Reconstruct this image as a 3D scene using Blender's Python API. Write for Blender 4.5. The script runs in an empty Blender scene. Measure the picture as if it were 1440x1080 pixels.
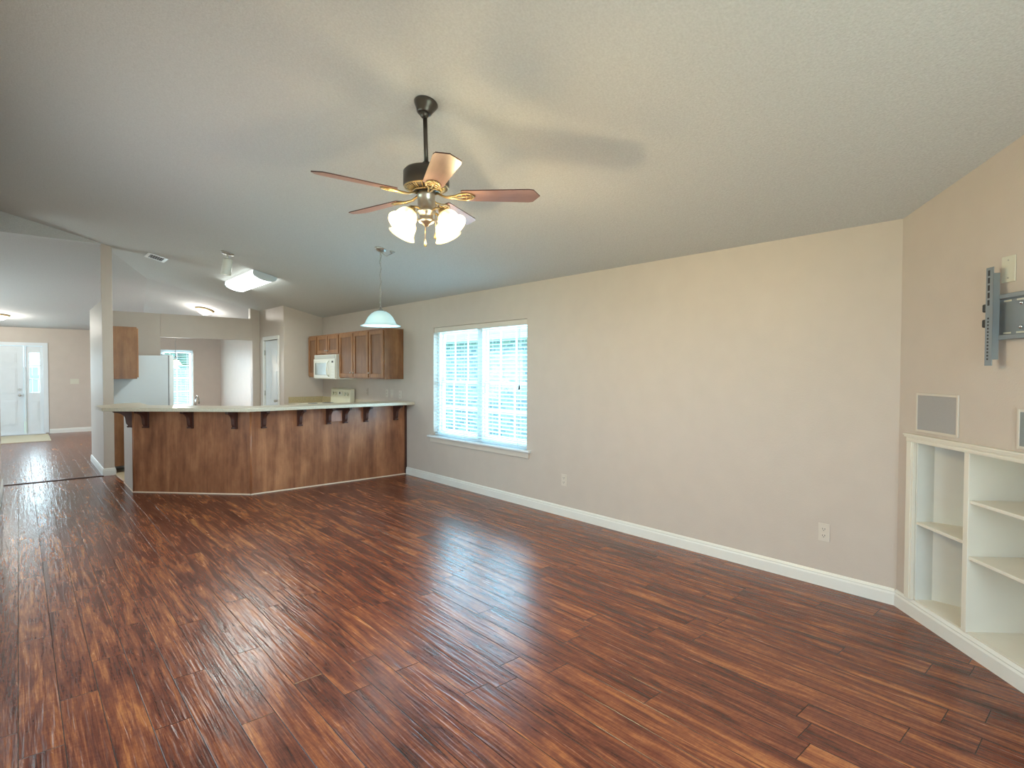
import bpy, bmesh, math, random
from mathutils import Vector, Matrix
random.seed(7)
C = bpy.context.scene.collection
SC = bpy.context.scene
PI = math.pi

# ------------------------------------------------------------------ camera
H = 1.475
cd = bpy.data.cameras.new('camera'); cam = bpy.data.objects.new('camera', cd); C.objects.link(cam)
cd.sensor_fit = 'HORIZONTAL'; cd.sensor_width = 36.0; cd.lens = 789.0 / 1440.0 * 36.0
cd.clip_start = 0.02; cd.clip_end = 300
_pi, _ro, _ya = 0.0232, -0.00286, 0.7211
fw = Vector((math.sin(_ya) * math.cos(_pi), math.cos(_ya) * math.cos(_pi), -math.sin(_pi)))
rt0 = Vector((math.cos(_ya), -math.sin(_ya), 0)); dn0 = fw.cross(rt0)
rt = rt0 * math.cos(_ro) + dn0 * math.sin(_ro); dn = -rt0 * math.sin(_ro) + dn0 * math.cos(_ro)
m = Matrix.Identity(4)
for i in range(3):
    m[i][0] = rt[i]; m[i][1] = -dn[i]; m[i][2] = -fw[i]
m[0][3], m[1][3], m[2][3] = 0, 0, H
cam.matrix_world = m
SC.camera = cam

# ------------------------------------------------------------------ world, exposure, daylight
SC.view_settings.view_transform = 'Standard'; SC.view_settings.look = 'None'
SC.view_settings.exposure = 0.05; SC.view_settings.gamma = 1.0
SC.view_settings.use_curve_mapping = False
w = bpy.data.worlds.new('world'); SC.world = w; w.use_nodes = True
wn = w.node_tree; wn.nodes.clear()
wo = wn.nodes.new('ShaderNodeOutputWorld'); bg = wn.nodes.new('ShaderNodeBackground')
bg.inputs[0].default_value = (0.42, 0.76, 1.0, 1); bg.inputs[1].default_value = 5.0
wn.links.new(bg.outputs[0], wo.inputs[0])

def area(name, loc, rot, sx, sy, power, col, spread=PI):
    l = bpy.data.lights.new(name, 'AREA'); l.shape = 'RECTANGLE'; l.size = sx; l.size_y = sy
    l.energy = power; l.color = col; l.spread = spread
    o = bpy.data.objects.new(name, l); o.location = loc; o.rotation_euler = rot; C.objects.link(o)
    o.visible_camera = False
    return o
def point(name, loc, power, col, r=0.04):
    l = bpy.data.lights.new(name, 'POINT'); l.energy = power; l.color = col; l.shadow_soft_size = r
    o = bpy.data.objects.new(name, l); o.location = loc; C.objects.link(o); return o
DAY = (0.80, 0.92, 1.0)
WARM = (1.0, 0.76, 0.42)
# daylight lamps at the windows; rear, left and foyer ones are added fill
area('daylight_window_1', (4.36, 5.385, 1.31), (0, PI/2, 0), 1.4, 1.78, 90, (0.50, 0.78, 1.0))
area('added_fill_rear', (1.25, -0.66, 1.15), (PI/2, 0, 0), 2.0, 2.0, 55, (1.0, 0.97, 0.94))  # added fill behind the camera, set in an invented opening
area('added_fill_left', (-0.27, 4.6, 1.35), (0, -PI/2, 0), 1.3, 2.9, 32, (1.0, 0.97, 0.95))  # unseen fill added to even out the room, bar front included
area('daylight_window_2', (2.75, 16.88, 1.25), (-PI/2, 0, 0), 1.45, 1.45, 55, DAY)
area('added_fill_foyer', (-2.52, 13.2, 1.3), (0, -PI/2, 0), 1.6, 2.6, 105, DAY)  # added fill that brightens the foyer from an invented window
area('daylight_sidelight', (0.28, 16.9, 1.4), (-PI/2, 0, 0), 0.25, 0.9, 15, DAY)

# ------------------------------------------------------------------ materials
def mat(name):
    m = bpy.data.materials.new(name); m.use_nodes = True
    nt = m.node_tree; b = nt.nodes['Principled BSDF']; return m, nt, b
def N(nt, t, **kw):
    n = nt.nodes.new(t)
    for k, v in kw.items(): setattr(n, k, v)
    return n
def L(nt, a, b): nt.links.new(a, b)
def texco(nt, scale=(1, 1, 1), kind='Object'):
    t = N(nt, 'ShaderNodeTexCoord'); mp = N(nt, 'ShaderNodeMapping'); mp.inputs['Scale'].default_value = scale
    L(nt, t.outputs[kind], mp.inputs['Vector']); return mp.outputs['Vector']
def ramp(nt, fac, stops):
    r = N(nt, 'ShaderNodeValToRGB'); e = r.color_ramp.elements
    while len(e) > 1: e.remove(e[-1])
    e[0].position = stops[0][0]; e[0].color = (*stops[0][1], 1)
    for p, c in stops[1:]:
        x = e.new(p); x.color = (*c, 1)
    L(nt, fac, r.inputs[0]); return r.outputs['Color']
def noise(nt, vec, scale, detail=3, rough=0.5, dist=0.0):
    n = N(nt, 'ShaderNodeTexNoise'); n.inputs['Scale'].default_value = scale; n.inputs['Detail'].default_value = detail
    n.inputs['Roughness'].default_value = rough; n.inputs['Distortion'].default_value = dist
    L(nt, vec, n.inputs['Vector']); return n.outputs['Fac']
def bump(nt, b, h, strength, dist=0.01):
    n = N(nt, 'ShaderNodeBump'); n.inputs['Strength'].default_value = strength; n.inputs['Distance'].default_value = dist
    L(nt, h, n.inputs['Height']); L(nt, n.outputs[0], b.inputs['Normal'])
def math_(nt, op, a, b=None, c=None):
    n = N(nt, 'ShaderNodeMath', operation=op)
    for i, x in enumerate((a, b, c)):
        if x is None: continue
        if isinstance(x, (int, float)): n.inputs[i].default_value = x
        else: L(nt, x, n.inputs[i])
    return n.outputs[0]
def simple(name, col, rough=0.5, metal=0.0, var=0.05, nscale=6, bmp=0.0, bscale=60, spec=0.5, emit=None, estr=0, trans=0):
    m, nt, b = mat(name)
    v = texco(nt)
    f = noise(nt, v, nscale, 4)
    lo = tuple(max(0, c * (1 - var)) for c in col); hi = tuple(min(1, c * (1 + var)) for c in col)
    L(nt, ramp(nt, f, [(0.3, lo), (0.7, hi)]), b.inputs['Base Color'])
    b.inputs['Roughness'].default_value = rough; b.inputs['Metallic'].default_value = metal
    b.inputs['Specular IOR Level'].default_value = spec
    if bmp: bump(nt, b, noise(nt, v, bscale, 3), bmp, 0.004)
    if emit:
        b.inputs['Emission Color'].default_value = (*emit, 1); b.inputs['Emission Strength'].default_value = estr
    return m
def wood(name, cols, axis=2, rough=0.4, s=1.0):
    m, nt, b = mat(name)
    sc = [9 * s, 9 * s, 9 * s]; sc[axis] = 0.8 * s
    v = texco(nt, tuple(sc))
    f = noise(nt, v, 1.0, 6, 0.6, 0.6)
    v2 = texco(nt, (1, 1, 1)); f2 = noise(nt, texco(nt, tuple((1.0 if q != axis else 0.45) for q in range(3))), 5.0 * s, 5, 0.65)
    sc3 = [90, 90, 90]; sc3[axis] = 3
    f3 = noise(nt, texco(nt, tuple(sc3)), 1.0, 3)
    mix = math_(nt, 'ADD', math_(nt, 'MULTIPLY', f, 0.42), math_(nt, 'MULTIPLY', f2, 0.46))
    mix = math_(nt, 'ADD', mix, math_(nt, 'MULTIPLY', f3, 0.12))
    L(nt, ramp(nt, mix, [(0.38, cols[0]), (0.5, cols[1]), (0.64, cols[2])]), b.inputs['Base Color'])
    b.inputs['Roughness'].default_value = rough
    bump(nt, b, f3, 0.08, 0.002)
    return m
M = {}
M['wall'] = simple('wall_paint', (0.60, 0.522, 0.455), 0.42, var=0.02, bmp=0.22, bscale=110, spec=0.35)
M['ceiling'] = simple('ceiling_texture', (0.585, 0.592, 0.59), 0.85, var=0.07, nscale=90, bmp=0.8, bscale=100, spec=0.2)
M['trim'] = simple('trim_white', (0.80, 0.79, 0.74), 0.35, var=0.02)
M['shelf'] = simple('shelf_cream', (0.80, 0.76, 0.66), 0.4, var=0.02)
M['shelf_back'] = simple('shelf_interior', (0.74, 0.75, 0.70), 0.5, var=0.03, bmp=0.15, bscale=110)
M['door'] = simple('door_white', (0.76, 0.80, 0.82), 0.4, var=0.02)
M['vinyl'] = simple('vinyl_white', (0.82, 0.86, 0.88), 0.35, var=0.02)
M['slat'] = simple('blind_slat', (0.86, 0.92, 0.94), 0.45, var=0.02)
_nt = M['slat'].node_tree; _tr = _nt.nodes.new('ShaderNodeBsdfTranslucent'); _tr.inputs[0].default_value = (0.85, 0.95, 0.98, 1)
_mx = _nt.nodes.new('ShaderNodeMixShader'); _mx.inputs[0].default_value = 0.4
_nt.links.new(_nt.nodes['Principled BSDF'].outputs[0], _mx.inputs[1]); _nt.links.new(_tr.outputs[0], _mx.inputs[2])
_nt.links.new(_mx.outputs[0], _nt.nodes['Material Output'].inputs[0])
M['cord'] = simple('cord_white', (0.75, 0.78, 0.78), 0.7)
M['wood'] = wood('cherry_veneer', [(0.17, 0.060, 0.027), (0.29, 0.112, 0.050), (0.47, 0.205, 0.095)], 2, 0.38)
M['wood_dark'] = wood('cherry_dark', [(0.035, 0.011, 0.008), (0.06, 0.019, 0.012), (0.10, 0.034, 0.020)], 2, 0.55)
M['wood_trim'] = wood('cherry_trim', [(0.28, 0.10, 0.045), (0.38, 0.15, 0.065), (0.48, 0.21, 0.10)], 2, 0.35)
M['wood_pink'] = wood('cherry_cover', [(0.34, 0.16, 0.11), (0.42, 0.21, 0.15), (0.50, 0.27, 0.20)], 2, 0.3)
M['cab'] = wood('cabinet_maple', [(0.22, 0.092, 0.033), (0.32, 0.142, 0.055), (0.43, 0.21, 0.088)], 2, 0.35, 1.4)
M['cab_panel'] = wood('cabinet_panel', [(0.16, 0.068, 0.028), (0.22, 0.100, 0.044), (0.29, 0.14, 0.066)], 2, 0.35, 1.4)
M['cab_side'] = wood('cabinet_side', [(0.17, 0.070, 0.028), (0.24, 0.105, 0.042), (0.34, 0.165, 0.072)], 2, 0.35, 1.4)
M['strip'] = simple('base_strip', (0.72, 0.55, 0.42), 0.4)
M['counter'] = simple('laminate_top', (0.60, 0.53, 0.41), 0.3, var=0.10, nscale=70)
M['splash'] = simple('laminate_splash', (0.50, 0.41, 0.24), 0.35, var=0.14, nscale=50)
M['tile'] = simple('floor_tile', (0.62, 0.50, 0.34), 0.4, var=0.1, nscale=12)
M['pewter'] = simple('dark_pewter', (0.11, 0.10, 0.09), 0.35, metal=0.75)
M['brass'] = simple('antique_brass', (0.50, 0.38, 0.20), 0.28, metal=0.9)
M['nickel'] = simple('brushed_nickel', (0.50, 0.48, 0.45), 0.28, metal=0.95)
M['chrome'] = simple('chrome', (0.75, 0.75, 0.76), 0.12, metal=1.0)
M['mount'] = simple('grey_steel', (0.26, 0.29, 0.31), 0.45, metal=0.35, bmp=0.2, bscale=200)
M['mount_dark'] = simple('slot_dark', (0.03, 0.03, 0.035), 0.6)
M['black'] = simple('black_plastic', (0.02, 0.02, 0.02), 0.4)
M['blade'] = wood('fan_blade', [(0.13, 0.075, 0.075), (0.19, 0.115, 0.11), (0.27, 0.17, 0.155)], 0, 0.35)
M['blade_edge'] = simple('blade_edge', (0.07, 0.03, 0.03), 0.5)
M['white_plastic'] = simple('white_plastic', (0.80, 0.80, 0.74), 0.35, var=0.02)
M['cream_plate'] = simple('cream_plate', (0.66, 0.64, 0.53), 0.4, var=0.02)
M['taupe_plate'] = simple('taupe_plate', (0.68, 0.61, 0.53), 0.4, var=0.02)
M['almond'] = simple('almond_enamel', (0.80, 0.77, 0.60), 0.3, var=0.02)
M['micro'] = simple('white_enamel', (0.84, 0.84, 0.76), 0.3, var=0.02)
M['glass_dark'] = simple('oven_glass', (0.30, 0.33, 0.30), 0.15)
M['fridge'] = simple('fridge_white', (0.60, 0.66, 0.70), 0.4, var=0.01, bmp=0.1, bscale=150)
M['gasket'] = simple('gasket_grey', (0.28, 0.28, 0.30), 0.6)
M['grille'] = simple('speaker_grille', (0.40, 0.39, 0.385), 0.6, var=0.08, nscale=400, bmp=0.5, bscale=500)
M['grille2'] = simple('speaker_grille_grey', (0.26, 0.29, 0.29), 0.6, var=0.08, nscale=400, bmp=0.5, bscale=500)
M['spk_frame'] = simple('speaker_frame', (0.66, 0.60, 0.52), 0.4, var=0.02)
M['chain_cord'] = simple('cord_grey', (0.35, 0.35, 0.33), 0.6)
M['mat'] = simple('mat_beige', (0.58, 0.52, 0.38), 0.9, var=0.1, nscale=90, bmp=0.3)
M['thresh'] = simple('threshold_dark', (0.03, 0.012, 0.008), 0.4)
M['lawn'] = simple('lawn', (0.42, 0.55, 0.20), 0.9, var=0.3, nscale=8)
M['leaf'] = simple('foliage', (0.06, 0.20, 0.13), 0.8, var=0.5, nscale=4)
M['trunk'] = simple('bark', (0.12, 0.08, 0.05), 0.9, var=0.3)
M['fence'] = simple('fence_wood', (0.34, 0.42, 0.46), 0.8, var=0.2)
M['siding'] = simple('siding_white', (0.80, 0.86, 0.86), 0.6, var=0.03)
M['shingle'] = simple('roof_shingle', (0.22, 0.20, 0.19), 0.9, var=0.3, nscale=20)

def emis(name, col, strength, base=(0.8, 0.8, 0.8)):
    m, nt, b = mat(name)
    f = noise(nt, texco(nt), 14, 3)
    L(nt, ramp(nt, f, [(0.3, tuple(c * 0.95 for c in base)), (0.7, base)]), b.inputs['Base Color'])
    b.inputs['Roughness'].default_value = 0.4
    b.inputs['Emission Color'].default_value = (*col, 1); b.inputs['Emission Strength'].default_value = strength
    return m
M['shade_warm'] = emis('frosted_glass_warm', (1.0, 0.80, 0.42), 1.0, (0.85, 0.78, 0.55))
_nt = M['shade_warm'].node_tree; _tr = _nt.nodes.new('ShaderNodeBsdfTransparent')
_mx = _nt.nodes.new('ShaderNodeMixShader'); _mx.inputs[0].default_value = 0.45
_nt.links.new(_nt.nodes['Principled BSDF'].outputs[0], _mx.inputs[1]); _nt.links.new(_tr.outputs[0], _mx.inputs[2])
_nt.links.new(_mx.outputs[0], _nt.nodes['Material Output'].inputs[0])
M['bulb_warm'] = emis('bulb_warm', (1.0, 0.85, 0.55), 9)
M['shade_cool'] = emis('frosted_glass_cool', (0.35, 0.88, 1.0), 0.36, (0.75, 0.85, 0.85))
M['bulb_cool'] = emis('bulb_cool', (0.9, 1.0, 1.0), 6)
M['diffuser'] = emis('acrylic_diffuser', (0.93, 1.0, 0.96), 3.0)
M['dome'] = emis('dome_glass', (1.0, 0.88, 0.62), 1.8)
M['spot_face'] = emis('spot_face', (1.0, 0.92, 0.75), 1.6)

def glassmat():
    m = bpy.data.materials.new('window_glass'); m.use_nodes = True; nt = m.node_tree; nt.nodes.clear()
    o = N(nt, 'ShaderNodeOutputMaterial'); t = N(nt, 'ShaderNodeBsdfTransparent'); g = N(nt, 'ShaderNodeBsdfGlossy')
    t.inputs[0].default_value = (0.93, 0.98, 0.98, 1); g.inputs['Roughness'].default_value = 0.02
    x = N(nt, 'ShaderNodeMixShader'); x.inputs[0].default_value = 0.03
    L(nt, t.outputs[0], x.inputs[1]); L(nt, g.outputs[0], x.inputs[2]); L(nt, x.outputs[0], o.inputs[0]); return m
M['glass'] = glassmat()

def floormat():
    m, nt, b = mat('laminate_planks')
    PW, PL = 0.139, 1.21
    t = N(nt, 'ShaderNodeTexCoord'); s = N(nt, 'ShaderNodeSeparateXYZ'); L(nt, t.outputs['Object'], s.inputs[0])
    X, Y = s.outputs[0], s.outputs[1]
    r = math_(nt, 'DIVIDE', math_(nt, 'ADD', X, 0.0213 + 10 * PW), PW)
    row = math_(nt, 'FLOOR', r); fr = math_(nt, 'FRACT', r)
    wn1 = N(nt, 'ShaderNodeTexWhiteNoise', noise_dimensions='1D'); L(nt, row, wn1.inputs['W'])
    c = math_(nt, 'ADD', math_(nt, 'DIVIDE', Y, PL), math_(nt, 'MULTIPLY', wn1.outputs['Value'], 1.0))
    col = math_(nt, 'FLOOR', c); fc = math_(nt, 'FRACT', c)
    dx = math_(nt, 'MULTIPLY', math_(nt, 'MINIMUM', fr, math_(nt, 'SUBTRACT', 1.0, fr)), PW)
    dy = math_(nt, 'MULTIPLY', math_(nt, 'MINIMUM', fc, math_(nt, 'SUBTRACT', 1.0, fc)), PL)
    d = math_(nt, 'MINIMUM', dx, dy)
    mr = N(nt, 'ShaderNodeMapRange'); mr.inputs['From Min'].default_value = 0.0006; mr.inputs['From Max'].default_value = 0.0026
    L(nt, d, mr.inputs['Value']); seam = mr.outputs[0]
    cmb = N(nt, 'ShaderNodeCombineXYZ'); L(nt, row, cmb.inputs[0]); L(nt, col, cmb.inputs[1])
    wn2 = N(nt, 'ShaderNodeTexWhiteNoise', noise_dimensions='3D'); L(nt, cmb.outputs[0], wn2.inputs['Vector'])
    rid = wn2.outputs['Value']
    def vec(sx, sy, k):
        q = N(nt, 'ShaderNodeCombineXYZ')
        L(nt, math_(nt, 'MULTIPLY', X, sx), q.inputs[0]); L(nt, math_(nt, 'MULTIPLY', Y, sy), q.inputs[1])
        L(nt, math_(nt, 'MULTIPLY', rid, k), q.inputs[2]); return q.outputs[0]
    big = noise(nt, vec(11, 1.3, 37), 1.0, 4, 0.6, 1.2)
    grain = noise(nt, vec(60, 2.4, 61), 1.0, 7, 0.68, 1.2)
    fine = noise(nt, vec(260, 14, 23), 1.0, 4, 0.6, 0.3)
    fleck = noise(nt, vec(30, 55, 11), 1.0, 3, 0.6, 0.8)
    v = math_(nt, 'ADD', math_(nt, 'MULTIPLY', big, 0.50), math_(nt, 'MULTIPLY', grain, 0.42))
    v = math_(nt, 'ADD', v, math_(nt, 'MULTIPLY', fine, 0.14))
    v = math_(nt, 'ADD', v, math_(nt, 'MULTIPLY', fleck, 0.10))
    v = math_(nt, 'ADD', v, math_(nt, 'MULTIPLY', math_(nt, 'SUBTRACT', rid, 0.5), 0.05))
    colr = ramp(nt, v, [(0.40, (0.020, 0.007, 0.006)), (0.48, (0.075, 0.020, 0.013)), (0.56, (0.150, 0.041, 0.023)),
                        (0.63, (0.250, 0.078, 0.035)), (0.74, (0.48, 0.19, 0.065))])
    mx = N(nt, 'ShaderNodeMix', data_type='RGBA', blend_type='MULTIPLY'); mx.inputs[0].default_value = 1
    L(nt, colr, mx.inputs[6])
    sr = ramp(nt, seam, [(0.0, (0.12, 0.10, 0.10)), (1.0, (1, 1, 1))]); L(nt, sr, mx.inputs[7])
    L(nt, mx.outputs[2], b.inputs['Base Color'])
    rr = math_(nt, 'ADD', 0.17, math_(nt, 'MULTIPLY', grain, 0.16)); L(nt, rr, b.inputs['Roughness'])
    b.inputs['Specular IOR Level'].default_value = 0.5
    rip = noise(nt, vec(48, 2.6, 53), 1.0, 2, 0.4, 1.0)
    hgt = math_(nt, 'ADD', math_(nt, 'MULTIPLY', rip, 1.0), math_(nt, 'MULTIPLY', fine, 0.10))
    hgt = math_(nt, 'ADD', hgt, math_(nt, 'MULTIPLY', seam, 0.5))
    hgt = math_(nt, 'ADD', hgt, math_(nt, 'MULTIPLY', rid, 0.2))
    bump(nt, b, hgt, 0.7, 0.0035)
    return m
M['floor'] = floormat()

def brickmat():
    m, nt, b = mat('neighbour_brick')
    t = N(nt, 'ShaderNodeTexCoord'); s = N(nt, 'ShaderNodeSeparateXYZ'); L(nt, t.outputs['Object'], s.inputs[0])
    q = N(nt, 'ShaderNodeCombineXYZ'); L(nt, s.outputs[1], q.inputs[0]); L(nt, s.outputs[2], q.inputs[1])
    k = N(nt, 'ShaderNodeTexBrick'); L(nt, q.outputs[0], k.inputs['Vector'])
    k.inputs['Color1'].default_value = (0.62, 0.58, 0.60, 1); k.inputs['Color2'].default_value = (0.30, 0.34, 0.44, 1)
    k.inputs['Mortar'].default_value = (0.75, 0.80, 0.84, 1); k.inputs['Scale'].default_value = 1.0
    k.inputs['Brick Width'].default_value = 0.22; k.inputs['Row Height'].default_value = 0.08; k.inputs['Mortar Size'].default_value = 0.012
    L(nt, k.outputs['Color'], b.inputs['Base Color']); b.inputs['Roughness'].default_value = 0.9; return m
M['brick'] = brickmat()

# ------------------------------------------------------------------ mesh helpers (all coordinates are world coordinates)
class MB:
    def __init__(s): s.v = []; s.f = []; s.sm = []; s.mi = []; s.cur = 0
    def add(s, vs, fs, smooth=False):
        o = len(s.v); s.v += [tuple(v) for v in vs]; s.f += [tuple(i + o for i in f) for f in fs]
        s.sm += [smooth] * len(fs); s.mi += [s.cur] * len(fs); return s
    def box(s, x0, x1, y0, y1, z0, z1, T=None):
        if x0 > x1: x0, x1 = x1, x0
        if y0 > y1: y0, y1 = y1, y0
        if z0 > z1: z0, z1 = z1, z0
        vs = [Vector((x, y, z)) for z in (z0, z1) for x, y in ((x0, y0), (x1, y0), (x1, y1), (x0, y1))]
        if T: vs = [T(v) for v in vs]
        return s.add(vs, [(3, 2, 1, 0), (4, 5, 6, 7), (0, 1, 5, 4), (1, 2, 6, 5), (2, 3, 7, 6), (3, 0, 4, 7)])
    def prism(s, poly, d, smooth=False):
        """poly: list of 3D points, extruded along vector d"""
        n = len(poly); d = Vector(d); a = [Vector(p) for p in poly]
        s.add(a + [p + d for p in a], [tuple(range(n))[::-1], tuple(range(n, 2 * n))])
        o = len(s.v) - 2 * n
        for i in range(n):
            j = (i + 1) % n
            s.f.append((o + i, o + j, o + n + j, o + n + i)); s.sm.append(smooth); s.mi.append(s.cur)
        return s
    def lathe(s, prof, org, ax=(0, 0, 1), n=32, cap=False):
        ax = Vector(ax).normalized(); u = ax.orthogonal().normalized(); v = ax.cross(u); org = Vector(org)
        vs = [org + ax * z + (u * math.cos(2 * PI * i / n) + v * math.sin(2 * PI * i / n)) * r for r, z in prof for i in range(n)]
        fs = [(k * n + i, k * n + (i + 1) % n, (k + 1) * n + (i + 1) % n, (k + 1) * n + i) for k in range(len(prof) - 1) for i in range(n)]
        s.add(vs, fs, True)
        if cap:
            o = len(s.v) - len(vs)
            s.f += [tuple(o + i for i in range(n))[::-1], tuple(o + (len(prof) - 1) * n + i for i in range(n))]
            s.sm += [False] * 2; s.mi += [s.cur] * 2
        return s
    def cyl(s, a, b, r, n=20, r2=None):
        a = Vector(a); b = Vector(b); l = (b - a).length
        return s.lathe([(r, 0), (r if r2 is None else r2, l)], a, b - a, n, True)
    def tube(s, pts, r, n=10):
        pts = [Vector(p) for p in pts]; rings = []; up = None
        for i, p in enumerate(pts):
            t = (pts[min(i + 1, len(pts) - 1)] - pts[max(i - 1, 0)]).normalized()
            if up is None: up = t.orthogonal().normalized()
            up = (up - t * up.dot(t)).normalized(); w_ = t.cross(up)
            rad = r[i] if isinstance(r, (list, tuple)) else r
            rings.append([p + (up * math.cos(2 * PI * k / n) + w_ * math.sin(2 * PI * k / n)) * rad for k in range(n)])
        vs = [v for q in rings for v in q]; m_ = len(pts)
        fs = [(k * n + i, k * n + (i + 1) % n, (k + 1) * n + (i + 1) % n, (k + 1) * n + i) for k in range(m_ - 1) for i in range(n)]
        s.add(vs, fs, True)
        o = len(s.v) - len(vs)
        s.f += [tuple(o + i for i in range(n))[::-1], tuple(o + (m_ - 1) * n + i for i in range(n))]; s.sm += [False] * 2; s.mi += [s.cur] * 2
        return s
    def sphere(s, c, r, n=16, sq=(1, 1, 1)):
        prof = []
        c = Vector(c); vs = []; fs = []; m_ = n // 2
        for k in range(m_ + 1):
            th = PI * k / m_
            for i in range(n):
                ph = 2 * PI * i / n
                vs.append(c + Vector((math.sin(th) * math.cos(ph) * r * sq[0], math.sin(th) * math.sin(ph) * r * sq[1], -math.cos(th) * r * sq[2])))
        for k in range(m_):
            for i in range(n): fs.append((k * n + i, k * n + (i + 1) % n, (k + 1) * n + (i + 1) % n, (k + 1) * n + i))
        return s.add(vs, fs, True)
    def build(s, name, m, parent=None, bevel=0.0, loc=None):
        org = Vector(loc) if loc is not None else None
        pw = parent_world(parent)
        if org is None: org = pw
        me = bpy.data.meshes.new(name)
        me.from_pydata([tuple(Vector(v) - org) for v in s.v], [], s.f)
        for p, q, k in zip(me.polygons, s.sm, s.mi): p.use_smooth = q; p.material_index = k
        ms = m if isinstance(m, (list, tuple)) else [m]
        for x in ms: me.materials.append(x)
        bm = bmesh.new(); bm.from_mesh(me); bmesh.ops.recalc_face_normals(bm, faces=bm.faces); bm.to_mesh(me); bm.free()
        o = bpy.data.objects.new(name, me); C.objects.link(o)
        if parent: o.parent = parent; o.location = org - pw
        else: o.location = org
        if bevel:
            b = o.modifiers.new('bevel', 'BEVEL'); b.width = bevel; b.segments = 2; b.limit_method = 'ANGLE'; b.angle_limit = math.radians(40)
        return o
def parent_world(p):
    v = Vector((0, 0, 0))
    while p: v += Vector(p.location); p = p.parent
    return v
def thing(name, label, cat, loc, group=None):
    o = bpy.data.objects.new(name, None); C.objects.link(o); o.location = loc; o.empty_display_size = 0.1
    o['label'] = label; o['category'] = cat
    if group: o['group'] = group
    return o
def tag(o, label, cat, group=None):
    o['label'] = label; o['category'] = cat
    if group: o['group'] = group
    return o
def struct(o): o['kind'] = 'structure'; return o
def copy_part(o, parent, loc, rotz=None):
    c = o.copy(); C.objects.link(c); c.parent = parent; c.location = loc
    if rotz is not None: c.rotation_euler = (0, 0, rotz)
    return c
def copy_tree(o, parent=None):
    c = o.copy(); C.objects.link(c); c.parent = parent
    for ch in list(o.children): copy_tree(ch, c)
    return c

# ------------------------------------------------------------------ plan
W = 4.15; SL = 0.24; E0 = 2.43; S2 = 0.111; YF = 16.8; YT = 9.58
XL = -0.18; YR = -0.59
def ceil(x): return E0 + SL * (W - x)
FL = ceil(-0.5)
R2 = 0.70710678
DC = Vector((W, 1.035, 0))           # corner where the diagonal wall starts
DT = Vector((-R2, -R2, 0)); DN = Vector((-R2, R2, 0))
def D(v):                            # (t along wall, out of wall, z) -> world
    return DC + DT * v[0] + DN * v[1] + Vector((0, 0, v[2]))
DL = 2.30

# ---- floor
fl = MB(); fl.box(-2.7, 4.35, -0.75, 16.95, -0.08, 0.0); struct(fl.build('floor', M['floor']))
kf = MB(); kf.prism([(0.99, 9.62, 0), (1.03, 8.85, 0), (1.06, 8.03, 0), (2.07, 7.05, 0), (W, 7.05, 0), (W, 11.3, 0), (0.99, 11.3, 0)], (0, 0, 0.006))
struct(kf.build('floor_kitchen', M['tile']))
th = MB(); th.box(XL, 0.87, 9.555, 9.60, 0, 0.009); struct(th.build('trim_1', M['thresh'], bevel=0.003))
tt = MB(); tt.tube([(1.0, 9.60, 0.004), (1.03, 8.85, 0.004)], 0.008, 8); struct(tt.build('trim_2', M['strip']))

# ---- ceiling: sloping plane, flat strip, foyer slope
cm = MB(); ZU = 0.0
def cpoly(pts): cm.prism(pts, (0, 0, 0.06))
XA = -0.5
YC = 11.30; GP = 0.08                # fold shaped to set a shading edge on the ceiling, shallower slope behind
HX = 0.87; HZ = ceil(HX)
def fz(y): return 2.42 + (HZ - 2.42) * (YF - y) / (YF - YT)
XH = 1.66; ZH = fz(YC); XQ = 2.33
cpoly([(W + .2, -0.8, ceil(W + .2)), (W + .2, YC, ceil(W + .2)), (XH, YC, ZH), (HX, YT, HZ), (XA, YT, FL), (XA, -0.8, FL)])
cpoly([(W, YC, E0), (XQ, YF, E0), (XH, YC, ZH)])
cpoly([(W, YC, E0), (W + .2, YC, E0), (W + .2, YF, E0), (XQ, YF, E0)])
cpoly([(XQ, YF, fz(YF) + .008), (-2.8, YF, fz(YF)), (-2.8, YT, HZ), (HX, YT, HZ), (XH, YC, ZH)])
cm.box(-2.8, W + .2, YF + .1, YF + .2, 2.44, 2.5)
struct(cm.build('ceiling', M['ceiling']))
hb = MB(); hb.prism([(XL, YT - .03, HZ - 0.015), (HX + .004, YT - .03, HZ - 0.015), (HX + .004, YT - .03, HZ + .02), (XL, YT - .03, ceil(XL) + .02)], (0, 0.12, 0))
struct(hb.build('wall_header', M['ceiling']))

# ---- walls
def wbox(mb, x0, x1, y0, y1, z0=0, top=None):
    """wall piece whose top follows the sloping ceiling"""
    zt = (lambda x: ceil(x) + .02) if top is None else (lambda x: top)
    mb.add([(x0, y0, z0), (x1, y0, z0), (x1, y1, z0), (x0, y1, z0), (x0, y0, zt(x0)), (x1, y0, zt(x1)), (x1, y1, zt(x1)), (x0, y1, zt(x0))],
           [(3, 2, 1, 0), (4, 5, 6, 7), (0, 1, 5, 4), (1, 2, 6, 5), (2, 3, 7, 6), (3, 0, 4, 7)])
WY0, WY1, WZ0, WZ1 = 4.475, 6.305, 0.60, 2.045
wr = MB()
wr.box(W, W + .17, YR - .15, WY0, 0, 2.45); wr.box(W, W + .17, WY1, YF + .15, 0, 2.45)
wr.box(W, W + .17, WY0, WY1, 0, WZ0); wr.box(W, W + .17, WY0, WY1, WZ1, 2.45)
struct(wr.build('wall_right', M['wall']))
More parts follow.
